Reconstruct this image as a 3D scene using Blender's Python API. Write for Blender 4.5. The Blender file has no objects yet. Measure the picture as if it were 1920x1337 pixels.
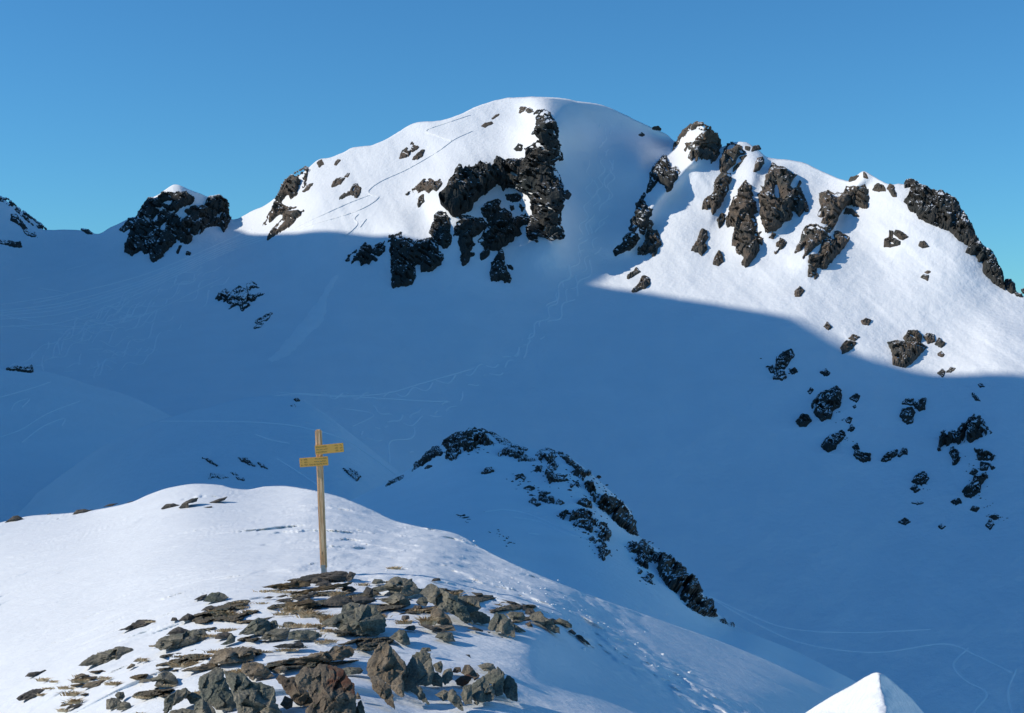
import bpy, math, random
import numpy as np
from mathutils import Vector

# ------------------------------------------------------------------ camera
W, H, F = 1920.0, 1337.0, 2667.0          # photograph size and focal length in photograph pixels
CX, CY = W / 2, H / 2
scene = bpy.context.scene
col = scene.collection
cam_d = bpy.data.cameras.new('camera')
cam_d.sensor_width = 36.0
cam_d.lens = F / W * 36.0
cam_d.clip_start = 0.1
cam_d.clip_end = 6000.0
cam = bpy.data.objects.new('camera', cam_d)
cam.location = (0, 0, 0)
cam.rotation_euler = (math.radians(90), 0, 0)
col.objects.link(cam)
scene.camera = cam

# ------------------------------------------------------------------ sky, sun, exposure
SUN_EL, SUN_AZ = math.radians(29), math.radians(5)     # azimuth: degrees towards the camera from due left
LS = Vector((-math.cos(SUN_AZ) * math.cos(SUN_EL), -math.sin(SUN_AZ) * math.cos(SUN_EL), math.sin(SUN_EL)))
world = bpy.data.worlds.new('World')
scene.world = world
world.use_nodes = True
nt = world.node_tree
nt.nodes.clear()
sky = nt.nodes.new('ShaderNodeTexSky')
sky.sky_type = 'NISHITA'
sky.sun_disc = False
sky.sun_elevation = SUN_EL
sky.sun_rotation = math.atan2(LS.x, LS.y)
sky.altitude = 2600
sky.air_density = 1.4
sky.dust_density = 0.0
sky.ozone_density = 2.0
bg = nt.nodes.new('ShaderNodeBackground')
bg.inputs['Strength'].default_value = 0.115
out = nt.nodes.new('ShaderNodeOutputWorld')
tint = nt.nodes.new('ShaderNodeMix'); tint.data_type = 'RGBA'; tint.blend_type = 'MULTIPLY'     # the photograph's colour balance
tint.inputs['Factor'].default_value = 1.0
tint.inputs[7].default_value = (0.31, 0.750, 1.08, 1)
nt.links.new(sky.outputs[0], tint.inputs[6])
nt.links.new(tint.outputs[2], bg.inputs['Color'])
nt.links.new(bg.outputs[0], out.inputs['Surface'])

sun_d = bpy.data.lights.new('sun', 'SUN')
sun_d.energy = 4.0
sun_d.angle = math.radians(0.53)
sun_d.color = (1.0, 0.92, 0.79)
sun = bpy.data.objects.new('sun', sun_d)
sun.rotation_euler = LS.to_track_quat('Z', 'Y').to_euler()
sun.location = LS * 300
col.objects.link(sun)

scene.view_settings.view_transform = 'Standard'
scene.view_settings.look = 'None'
scene.view_settings.gamma = 1.0
scene.view_settings.exposure = 0.0
scene.view_settings.use_curve_mapping = False
scene.cycles.max_bounces = 6
scene.cycles.diffuse_bounces = 4

rng = np.random.default_rng(11)
random.seed(5)

# ------------------------------------------------------------------ noise (numpy)
def _hash(ix, iy, iz, seed):
    h = (ix.astype(np.int64) * 374761393 + iy.astype(np.int64) * 668265263 + iz.astype(np.int64) * 2147483647 + seed * 974634777) & 0xffffffff
    h = ((h ^ (h >> 13)) * 1274126177) & 0xffffffff
    h = ((h ^ (h >> 16)) * 2246822519) & 0xffffffff
    h = (h ^ (h >> 15)) & 0xffffffff
    return h / 4294967295.0

def vnoise(x, y, z=None, seed=0):
    if z is None: z = np.zeros_like(x)
    x0, y0, z0 = np.floor(x), np.floor(y), np.floor(z)
    fx, fy, fz = x - x0, y - y0, z - z0
    fx = fx * fx * fx * (fx * (fx * 6 - 15) + 10); fy = fy * fy * fy * (fy * (fy * 6 - 15) + 10); fz = fz * fz * (3 - 2 * fz)
    r = 0
    for dx in (0, 1):
        for dy in (0, 1):
            for dz in (0, 1):
                w = (fx if dx else 1 - fx) * (fy if dy else 1 - fy) * (fz if dz else 1 - fz)
                r = r + w * _hash(x0 + dx, y0 + dy, z0 + dz, seed)
    return r * 2 - 1

def fbm(x, y, z=None, seed=0, oct=4, gain=0.5):
    a, s, r = 1.0, 0.0, 0
    f = 1.0
    for o in range(oct):
        r = r + a * vnoise(x * f, y * f, None if z is None else z * f, seed + o * 17)
        s += a; a *= gain; f *= 2.03
    return r / s

def cells(x, y, seed=0):
    """blocky relief: each Voronoi cell is a tilted plane; returns (height, distance to cell centre)"""
    ix, iy = np.floor(x), np.floor(y)
    best = np.full(x.shape, 9.0); hh = np.zeros_like(x)
    z = np.zeros_like(x)
    for dx in (-1, 0, 1):
        for dy in (-1, 0, 1):
            jx, jy = ix + dx, iy + dy
            px = jx + _hash(jx, jy, z, seed); py = jy + _hash(jx, jy, z, seed + 1)
            d = (x - px) ** 2 + (y - py) ** 2
            o = _hash(jx, jy, z, seed + 2) * 2 - 1
            gx = _hash(jx, jy, z, seed + 3) * 2 - 1; gy = _hash(jx, jy, z, seed + 4) * 2 - 1
            hv = o + 1.1 * (gx * (x - px) + gy * (y - py))
            m = d < best
            best = np.where(m, d, best); hh = np.where(m, hv, hh)
    return hh, np.sqrt(best)

def smooth(a, b, x):
    t = np.clip((x - a) / (b - a), 0, 1)
    return t * t * (3 - 2 * t)

# ------------------------------------------------------------------ helpers
def unproj(u, v, r):
    """photograph pixel and depth (metres along the view) to a world point"""
    u = np.asarray(u, float); v = np.asarray(v, float); r = np.asarray(r, float)
    return np.stack([(u - CX) / F * r, r + 0 * u, (CY - v) / F * r], -1)

def mesh_obj(name, verts, faces, mat, parent=None, smooth_shade=True):
    me = bpy.data.meshes.new(name)
    verts = np.asarray(verts, dtype=np.float32).reshape(-1, 3)
    if isinstance(faces, np.ndarray):
        n, k = faces.shape
        me.vertices.add(len(verts)); me.vertices.foreach_set('co', verts.ravel())
        me.loops.add(n * k); me.loops.foreach_set('vertex_index', faces.astype(np.int32).ravel())
        me.polygons.add(n); me.polygons.foreach_set('loop_start', np.arange(0, n * k, k, dtype=np.int32))
        me.update(calc_edges=True)
    else:
        me.from_pydata(verts.tolist(), [], faces)
    me.polygons.foreach_set('use_smooth', np.full(len(me.polygons), smooth_shade))
    me.validate()
    if mat is not None: me.materials.append(mat)
    o = bpy.data.objects.new(name, me)
    col.objects.link(o)
    if parent is not None: o.parent = parent
    return o

def grid_faces(nr, nc):
    i = np.arange(nr - 1)[:, None] * nc + np.arange(nc - 1)[None, :]
    return np.stack([i, i + 1, i + nc + 1, i + nc], -1).reshape(-1, 4)

def tag(o, label, cat, group=None):
    o['label'] = label; o['category'] = cat
    if group: o['group'] = group
    return o

def pchip(xs, ys, x):
    xs = np.asarray(xs, float); ys = np.asarray(ys, float)
    h = np.diff(xs); d = np.diff(ys) / h
    m = np.zeros_like(ys)
    for i in range(1, len(xs) - 1):
        if d[i - 1] * d[i] > 0:
            w1, w2 = 2 * h[i] + h[i - 1], h[i] + 2 * h[i - 1]
            m[i] = (w1 + w2) / (w1 / d[i - 1] + w2 / d[i])
    m[0], m[-1] = d[0], d[-1]
    k = np.clip(np.searchsorted(xs, x) - 1, 0, len(xs) - 2)
    t = (x - xs[k]) / h[k]
    return ((1 + 2 * t) * (1 - t) ** 2 * ys[k] + t * (1 - t) ** 2 * h[k] * m[k]
            + t * t * (3 - 2 * t) * ys[k + 1] + t * t * (t - 1) * h[k] * m[k + 1])

class Depth:
    """smooth depth field through surveyed points (thin plate on inverse depth, so planes stay planes)"""
    def __init__(self, pts, lam=0.0):
        p = np.array(pts, float)
        self.p = p[:, :2] / 500.0
        s = p[:, 2].mean(); self.s = s
        n = len(p)
        K = self.k(self.p, self.p) + lam * np.eye(n)
        Pm = np.c_[np.ones(n), self.p]
        A = np.block([[K, Pm], [Pm.T, np.zeros((3, 3))]])
        self.w = np.linalg.solve(A, np.r_[s / p[:, 2], np.zeros(3)])
    @staticmethod
    def k(a, b):
        d2 = ((a[:, None, :] - b[None, :, :]) ** 2).sum(-1)
        return 0.5 * d2 * np.log(d2 + 1e-12)
    def __call__(self, u, v):
        u = np.asarray(u, float); v = np.asarray(v, float) + 0 * u
        q = np.stack([u.ravel(), v.ravel()], -1) / 500.0
        o = np.empty(len(q)); n = len(self.p)
        for i in range(0, len(q), 40000):
            c = q[i:i + 40000]
            o[i:i + 40000] = self.k(c, self.p) @ self.w[:n] + self.w[n] + c @ self.w[n + 1:]
        return (self.s / o).reshape(u.shape)

# ------------------------------------------------------------------ materials
def new_mat(name):
    m = bpy.data.materials.new(name); m.use_nodes = True
    n = m.node_tree.nodes; l = m.node_tree.links
    b = n['Principled BSDF']
    return m, n, l, b

def snow_mat(name, base, scale, bump, stretch=(1, 1, 1), rough=0.75):
    m, n, l, b = new_mat(name)
    b.inputs['Roughness'].default_value = rough
    b.inputs['Specular IOR Level'].default_value = 0.15
    geo = n.new('ShaderNodeNewGeometry')
    mp = n.new('ShaderNodeMapping'); mp.inputs['Scale'].default_value = stretch
    l.new(geo.outputs['Position'], mp.inputs['Vector'])
    t = n.new('ShaderNodeTexNoise'); t.inputs['Scale'].default_value = scale; t.inputs['Detail'].default_value = 6
    t.inputs['Roughness'].default_value = 0.6
    l.new(mp.outputs[0], t.inputs['Vector'])
    t2 = n.new('ShaderNodeTexNoise'); t2.inputs['Scale'].default_value = scale * 0.13; t2.inputs['Detail'].default_value = 4
    l.new(geo.outputs['Position'], t2.inputs['Vector'])
    mx = n.new('ShaderNodeMix'); mx.data_type = 'RGBA'
    l.new(t2.outputs['Fac'], mx.inputs['Factor'])
    mx.inputs[6].default_value = (base[0] * .93, base[1] * .935, base[2] * .94, 1)
    mx.inputs[7].default_value = (base[0] * 1.03, base[1] * 1.03, base[2] * 1.03, 1)
    l.new(mx.outputs[2], b.inputs['Base Color'])
    bp = n.new('ShaderNodeBump'); bp.inputs['Strength'].default_value = 1.0; bp.inputs['Distance'].default_value = bump
    l.new(t.outputs['Fac'], bp.inputs['Height'])
    l.new(bp.outputs[0], b.inputs['Normal'])
    return m

SNOW = (0.82, 0.85, 0.88)
M_far = snow_mat('far_snow', SNOW, 0.36, 0.5, (1, 1, 0.6))
M_mid = snow_mat('knoll_snow', (0.90, 0.915, 0.93), 2.4, 0.09)
M_near = snow_mat('wind_packed_snow', SNOW, 8.0, 0.034, (0.5, 1.3, 1.0))
M_track = snow_mat('tracked_snow', (0.95, 0.955, 0.96), 1.0, 0.05)
M_slide = snow_mat('slide_snow', (0.93, 0.94, 0.95), 0.8, 0.5)

# ------------------------------------------------------------------ terrain
def sheet(name, sky_pts, vb, depth, du, nrows, mat, relief=None, back=(40, 0.7), jag=0.0, u0=None, u1=None):
    sp = np.array(sky_pts, float)
    u0 = sp[0, 0] if u0 is None else u0; u1 = sp[-1, 0] if u1 is None else u1
    us = np.arange(u0, u1 + du / 2, du)
    sk = pchip(sp[:, 0], sp[:, 1], us)
    if jag: sk = sk + jag * fbm(us / 14.0, us * 0, seed=3, oct=3)
    t = np.linspace(0, 1, nrows)[:, None]
    U = np.broadcast_to(us[None, :], (nrows, len(us)))
    V = vb + (sk[None, :] - vb) * t
    R = depth(U, V)
    if relief is not None: R = R + relief(U, V, R)
    P = unproj(U, V, R)
    top = P[-1]
    hor = np.c_[top[:, 0], top[:, 1]]; hor = hor / np.linalg.norm(hor, axis=1, keepdims=True)
    rows = [P]
    bl, bs = back
    for q in (0.03, 0.1, 0.25, 0.5, 1.0, 2.0):
        d = bl * q
        rows.append(np.c_[top[:, :2] + hor * d, top[:, 2] - bs * d * min(1.0, 0.45 + q)][None])
    A = np.concatenate(rows, 0)
    o = mesh_obj(name, A.reshape(-1, 3), grid_faces(A.shape[0], A.shape[1]), mat)
    o['kind'] = 'structure'
    return o

# far mountain: skyline and depth survey
SKY_D = [(-260, 300), (-120, 330), (0, 371), (25, 385), (60, 410), (85, 431), (120, 431), (155, 432), (182, 439), (205, 428), (240, 411),
         (258, 404), (268, 388), (280, 374), (300, 363), (331, 346), (356, 356), (380, 365), (400, 374), (418, 388), (427, 404), (436, 412), (472, 396), (500, 383), (517, 370),
         (535, 352), (555, 336), (575, 318), (602, 298), (620, 295), (640, 287), (665, 276), (690, 274), (715, 265), (740, 252), (765, 236), (785, 229), (815, 227), (840, 222), (865, 214),
         (890, 201), (920, 191), (940, 186), (958, 183), (985, 182), (1010, 181), (1050, 184), (1085, 190), (1120, 195), (1150, 205), (1190, 224), (1220, 238), (1250, 252),
         (1268, 266), (1276, 260), (1285, 247), (1299, 234), (1315, 236), (1335, 258), (1349, 276), (1360, 273), (1376, 267), (1395, 266), (1420, 280), (1440, 295), (1475, 300), (1500, 303),
         (1550, 325), (1592, 339), (1605, 330), (1618, 321), (1640, 332), (1670, 346), (1685, 344), (1710, 350), (1745, 372), (1770, 390), (1800, 424), (1825, 462), (1850, 495),
         (1875, 530), (1895, 545), (1920, 556), (2000, 600), (2180, 700)]
PTS_D = [(-260, 300, 1150), (0, 372, 1080), (85, 430, 1060), (180, 440, 1040), (332, 347, 1000), (436, 412, 1010), (520, 365, 985), (600, 297, 980), (690, 274, 972), (785, 229, 972),
         (890, 201, 968), (960, 184, 966), (1050, 184, 968), (1150, 205, 1005), (1220, 238, 1030), (1268, 265, 1045), (1310, 234, 935), (1350, 275, 945), (1390, 266, 930), (1440, 295, 925), (1500, 303, 905),
         (1590, 338, 875), (1620, 322, 862), (1700, 340, 838), (1770, 385, 808), (1825, 460, 778), (1885, 540, 752), (1920, 556, 742), (2180, 700, 690),
         (600, 380, 930), (700, 350, 925), (700, 440, 885), (800, 300, 932), (800, 400, 882), (900, 250, 938), (900, 310, 902), (830, 385, 866), (755, 440, 866), (980, 220, 938), (1025, 208, 915), (1000, 280, 890),
         (1036, 250, 880), (1042, 376, 846), (1042, 445, 838), (1030, 490, 838), (960, 360, 888), (940, 410, 872), (990, 420, 866), (940, 520, 824), (850, 440, 850), (850, 500, 834), (760, 540, 826),
         (1070, 205, 955), (1078, 280, 928), (1090, 350, 902), (1090, 440, 866), (1100, 520, 838), (1200, 300, 940), (1200, 380, 907), (1180, 450, 870),
         (1240, 467, 850), (1240, 340, 918), (1300, 300, 920), (1340, 375, 890), (1290, 420, 868), (1420, 310, 905), (1400, 400, 862), (1380, 500, 815), (1500, 400, 846), (1550, 480, 800),
         (1500, 560, 765), (1620, 420, 825), (1700, 420, 802), (1650, 500, 785), (1650, 600, 735), (1800, 490, 765), (1800, 560, 742), (1900, 620, 706), (1900, 700, 660), (1750, 690, 690),
         (1060, 520, 835), (1060, 650, 750), (1060, 800, 660), (1200, 548, 812), (1200, 800, 655), (1200, 1000, 570), (1200, 1400, 455), (1500, 600, 742), (1500, 800, 645), (1500, 1000, 562),
         (1500, 1400, 445), (1800, 800, 630), (1800, 1000, 545), (1800, 1400, 430), (2150, 1000, 520), (2150, 1400, 415),
         (0, 460, 1010), (0, 600, 850), (0, 700, 710), (200, 500, 955), (200, 600, 840), (200, 700, 710), (200, 800, 570), (200, 900, 460), (0, 800, 570), (0, 900, 460), (-260, 500, 1000),
         (-260, 900, 470), (450, 500, 915), (450, 600, 805), (450, 700, 690), (450, 780, 590), (450, 950, 440), (650, 600, 780), (650, 700, 695), (650, 800, 605), (850, 600, 780), (850, 750, 685),
         (850, 900, 590), (800, 1000, 530), (340, 470, 950), (700, 1400, 400)]
DD = Depth(PTS_D, lam=2e-4)
def relief_D(U, V, R):
    n = fbm(U / 90, V / 70, seed=5, oct=4) * 2.2
    x = (U - CX) / F * R; z = (CY - V) / F * R
    n = n + fbm((x + 0.55 * z) / 9.0, z / 60.0, seed=9, oct=3) * 0.75 + fbm(x / 38.0, z / 22.0, seed=10, oct=2) * 1.6
    for pts, amp, sl, sr in RIBS:                     # snow ribs: gentle on the sunny side, steep on the lee side
        q = np.array(pts, float)
        ur = np.interp(V, q[:, 1], q[:, 0]); dx = U - ur + 5 * fbm(V / 25, V * 0, seed=13, oct=2)
        w = smooth(q[0, 1] - 25, q[0, 1] + 25, V) * (1 - smooth(q[-1, 1] - 45, q[-1, 1] + 15, V))
        n = n - amp * w * np.where(dx < 0, np.exp(-(dx / sl) ** 2), np.exp(-(dx / sr) ** 2))
    return n
RIBS = [([(1312, 250), (1290, 300), (1262, 340), (1228, 380), (1190, 430), (1165, 480)], 19.0, 55, 18),
        ([(1378, 275), (1358, 330), (1342, 380), (1322, 430)], 7.0, 32, 12),
        ([(1425, 290), (1405, 350), (1395, 420), (1395, 500)], 6.0, 30, 14),
        ([(1462, 305), (1462, 350), (1450, 400), (1432, 450)], 11.0, 30, 24),
        ([(1622, 325), (1590, 360), (1548, 410), (1520, 480), (1512, 520)], 10.0, 40, 18)]
class Surf:
    def __init__(self, depth, relief): self.d, self.rl = depth, relief
    def r(self, u, v):
        R = self.d(u, v); return R + (self.rl(np.asarray(u, float), np.asarray(v, float), R) if self.rl else 0)
    def p(self, u, v): return unproj(u, v, self.r(u, v))
    def n(self, u, v, e=6.0):
        a = self.p(u + e, v) - self.p(u - e, v); b = self.p(u, v - e) - self.p(u, v + e)
        c = np.cross(a, b); c /= np.linalg.norm(c, axis=-1, keepdims=True)
        s = np.sign((c * -self.p(u, v)).sum(-1, keepdims=True))
        return c * np.where(s == 0, 1, s)
S_D = Surf(DD, relief_D)
mountain = sheet('mountain', SKY_D, 1420, DD, 3.0, 380, M_far, relief_D, back=(120, 0.9), jag=1.0)

# near and middle snow knolls
SKY_E = [(-260, 676), (-80, 684), (0, 688), (60, 692), (110, 702), (170, 722), (230, 738), (330, 785), (450, 860), (560, 940)]
DE = Depth([(-260, 676, 520), (0, 688, 530), (110, 702, 535), (230, 738, 530), (450, 860, 470), (560, 940, 440), (0, 800, 440), (0, 900, 380), (0, 1000, 335), (300, 860, 430), (300, 960, 360), (-260, 900, 380), (500, 1020, 350)])
def relief_mid(a, s, sd): return lambda U, V, R: fbm((U - CX) / F * R / s, R / s, seed=sd, oct=4) * a
rE = relief_mid(1.2, 25, 21); S_E = Surf(DE, rE)
sheet('left_snow_knoll', SKY_E, 1050, DE, 4.0, 120, M_far, rE, back=(60, 0.5))
SKY_C = [(-260, 1040), (-60, 992), (60, 930), (130, 880), (200, 832), (293, 790), (400, 760), (495, 742), (554, 746), (594, 766), (673, 825), (748, 885), (850, 968), (960, 1050)]
DC = Depth([(-260, 1040, 360), (60, 930, 370), (200, 832, 362), (293, 790, 356), (400, 760, 350), (495, 742, 345), (554, 746, 340), (594, 766, 330), (673, 825, 310), (748, 885, 290), (960, 1050, 240), (500, 860, 275), (500, 940, 235), (200, 940, 270), (750, 1000, 215), (500, 1060, 190), (640, 860, 275)])
rC = relief_mid(0.8, 16, 22); S_C = Surf(DC, rC)
sheet('middle_snow_knoll', SKY_C, 1100, DC, 4.0, 120, M_far, rC, back=(50, 0.6))
SKY_B = [(560, 985), (620, 958), (670, 932), (740, 896), (780, 870), (830, 834), (868, 809), (890, 806), (915, 812), (950, 828), (1000, 842), (1045, 848), (1075, 862), (1110, 890), (1150, 926), (1185, 964), (1194, 998),
         (1230, 1028), (1270, 1058), (1300, 1090), (1330, 1130), (1350, 1155), (1375, 1172), (1485, 1218), (1607, 1279), (1750, 1350), (1900, 1430)]
DB = Depth([(560, 985, 118), (670, 932, 122), (740, 896, 126), (868, 808, 132), (950, 828, 128), (1060, 853, 122), (1150, 926, 112), (1192, 998, 104), (1290, 1080, 95), (1373, 1172, 86), (1485, 1218, 80), (1607, 1279, 74), (1750, 1350, 68), (1900, 1430, 62),
            (700, 970, 100), (850, 900, 108), (850, 1005, 82), (1000, 930, 100), (1000, 1080, 70), (1150, 1050, 82), (1150, 1140, 64), (1300, 1150, 77), (1400, 1225, 64), (1565, 1310, 56), (850, 1100, 60), (1200, 1300, 46), (1600, 1450, 44)])
rB = relief_mid(0.35, 9, 23); S_B = Surf(DB, rB)
sheet('rocky_snow_knoll', SKY_B, 1460, DB, 3.0, 240, M_mid, rB, back=(16, 0.8))

SKY_A = [(-320, 1048), (-150, 1014), (0, 980), (60, 967), (130, 962), (245, 942), (280, 927), (320, 914), (370, 907), (410, 909), (440, 916), (462, 918), (500, 912), (530, 911), (570, 916), (600, 922), (640, 932), (665, 942),
         (700, 957), (740, 976), (790, 988), (850, 999), (875, 1010), (900, 1026), (1060, 1098), (1230, 1160), (1390, 1218), (1565, 1299), (1700, 1372), (1850, 1450)]
DA = Depth([(-320, 1048, 44), (0, 980, 44), (0, 1100, 32), (0, 1200, 25.6), (0, 1337, 20.2), (-320, 1337, 25), (180, 955, 43), (370, 907, 42.5), (460, 918, 41), (300, 1079, 26.5), (300, 1200, 20.5), (300, 1337, 16), (530, 911, 41.5), (600, 922, 38.5),
            (600, 1000, 29.8), (600, 1079, 24), (600, 1200, 18.5), (600, 1337, 14.75), (600, 1500, 11.8), (100, 1500, 14.5), (665, 942, 37), (740, 976, 34.5), (850, 999, 33), (900, 1026, 31.5), (800, 1079, 24.2), (800, 1200, 18.9), (800, 1337, 15.8), (1060, 1098, 28.5), (1130, 1125, 29.0), (1230, 1160, 30.1), (1100, 1180, 24.2), (900, 1200, 19.4), (900, 1270, 17.6),
            (1390, 1218, 32), (1565, 1299, 32.8), (1850, 1450, 35), (1000, 1150, 22.8), (1000, 1200, 20.2), (1000, 1337, 16.8), (1200, 1230, 24.3), (1200, 1337, 19.4), (1400, 1337, 23.8), (1000, 1500, 12.3), (1400, 1500, 18)])
def relief_A(U, V, R):
    x = (U - CX) / F * R; y = R
    w = 0.06 * fbm(x / 2.6 + y / 9, y / 2.0, seed=31, oct=3)                       # gentle drifts
    rp = fbm(x / 2.2 + 0.2 * y, y / 0.55 - 0.35 * x, seed=32, oct=4)                # wind ripples, steep on one side
    w = w + (0.065 * rp + 0.04 * np.clip(rp, 0, None) ** 2) * (0.6 + 0.4 * (1 - smooth(1000, 1150, U))) * (0.5 + smooth(-0.3, 0.4, fbm(x / 3, y / 4, seed=36, oct=2)))
    # trampled strip across the crown and the churned crest to the right of the post
    tr = smooth(430, 640, U) * (1 - smooth(1100, 1280, U)) * smooth(900, 960, V) * (1 - smooth(1085 + (U - 600) * 0.12, 1125 + (U - 600) * 0.22, V))
    ch = fbm(x / 0.55, y / 0.8, seed=33, oct=4)
    w = w + tr * 0.10 * ch
    ft = np.exp(-((V - (1120 + (U - 1000) * 0.62)) / 38.0) ** 2) * smooth(1000, 1120, U)    # boot track down the right flank
    w = w + ft * 0.10 * fbm(x / 0.35, y / 0.5, seed=35, oct=3)
    return -w * 3.2
S_A = Surf(DA, relief_A)
sheet('foreground_snow_crown', SKY_A, 1500, DA, 2.5, 300, M_near, relief_A, back=(14, 0.75))

SKY_F = [(1380, 1440), (1460, 1372), (1520, 1330), (1560, 1305), (1600, 1283), (1625, 1268), (1643, 1261), (1655, 1264), (1680, 1283), (1705, 1305), (1733, 1337), (1790, 1400), (1850, 1470)]
DF = Depth([(1380, 1440, 9.3), (1520, 1330, 9.4), (1600, 1283, 9.2), (1645, 1261, 9.0), (1705, 1305, 9.5), (1733, 1337, 9.7), (1850, 1470, 9.8), (1655, 1337, 8.3), (1662, 1440, 7.5), (1560, 1400, 8.7), (1740, 1420, 9.0), (1550, 1500, 7.9), (1760, 1500, 8.3)])
def relief_F(U, V, R): return 0.075 * fbm(U / 24, V / 16, seed=41, oct=5, gain=0.55) + 0.0065 * np.abs(U - (1646 + (V - 1261) * 0.22 + 3 * fbm(V / 20, V * 0, seed=42, oct=2)))
sheet('snow_cone', SKY_F, 1520, DF, 3.0, 80, M_near, relief_F, back=(1.2, 1.1))

# the ridge outside the frame on the left whose shadow lies across the bowl
tz = math.tan(SUN_EL) / math.cos(SUN_AZ); ty = math.tan(SUN_AZ)
X0 = -620.0
edge = [(S_D, 60, 395, 0), (S_D, 330, 372, 0), (S_D, 440, 428, 0), (S_D, 470, 440, 0), (S_D, 560, 437, 0), (S_D, 700, 441, 0), (S_D, 800, 452, 0), (S_D, 1000, 440, 6), (S_D, 1045, 462, 6), (S_D, 1070, 521, 0), (S_D, 1200, 546, 0), (S_D, 1350, 571, 0), (S_D, 1490, 594, 0),
        (S_D, 1545, 625, 0), (S_D, 1600, 660, 0), (S_D, 1700, 693, 0), (S_D, 1800, 702, 0), (S_D, 1960, 712, 0), (S_D, 2100, 740, 0)]
crest = []
for s, u, v, dz in edge:
    p = s.p(np.array([float(u)]), np.array([float(v)]))[0]
    d = p[0] - X0
    crest.append((p[1] - ty * d, p[2] + tz * d + dz))
crest.sort()
cy = np.array([c[0] for c in crest]); cz = np.array([c[1] for c in crest])
print('CREST', [(round(a), round(b)) for a, b in crest])
ys = np.r_[np.arange(-400, -62, 25.0), np.arange(-62, -20, 4.0), np.arange(-20, 1500, 12.0)]
ya = 45 - ty * 620; yb = 55 - ty * 620        # its near end stops where the sunlit foreground begins
zc = np.interp(ys, np.r_[-400, -200, ya - 40, ya, yb, yb + 60, 150, cy[0] - 40, cy, cy[-1] + 200, 1500],
               np.r_[60, 90, 120, 190, 365, 385, 385, cz[0] + 6, cz, cz[-1] + 40, 240])
rowsR = []
for dx, dzr in [(330, -0.98), (230, -0.78), (130, -0.50), (60, -0.26), (20, -0.10), (0, 0.0), (-40, -0.12), (-160, -0.45), (-330, -0.85)]:
    k = (zc + 150) * (1 + dzr) - 150
    n = fbm(ys / 60.0, ys * 0 + dx / 60.0, seed=51, oct=4) * (14 if dx != 0 else 0)
    rowsR.append(np.stack([np.full_like(ys, X0 + dx) + n, ys, k + n * 0.4], -1))
AR = np.stack(rowsR, 0)
o = mesh_obj('shading_ridge', AR.reshape(-1, 3), grid_faces(AR.shape[0], AR.shape[1]), M_far); o['kind'] = 'structure'

gn = 24
gx, gy = np.meshgrid(np.linspace(-3000, 3000, gn), np.linspace(-2500, 3500, gn))
gz = -175 + 12 * fbm(gx / 700, gy / 700, seed=61, oct=3)
o = mesh_obj('valley_ground', np.stack([gx, gy, gz], -1).reshape(-1, 3), grid_faces(gn, gn), M_far); o['kind'] = 'structure'

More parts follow.
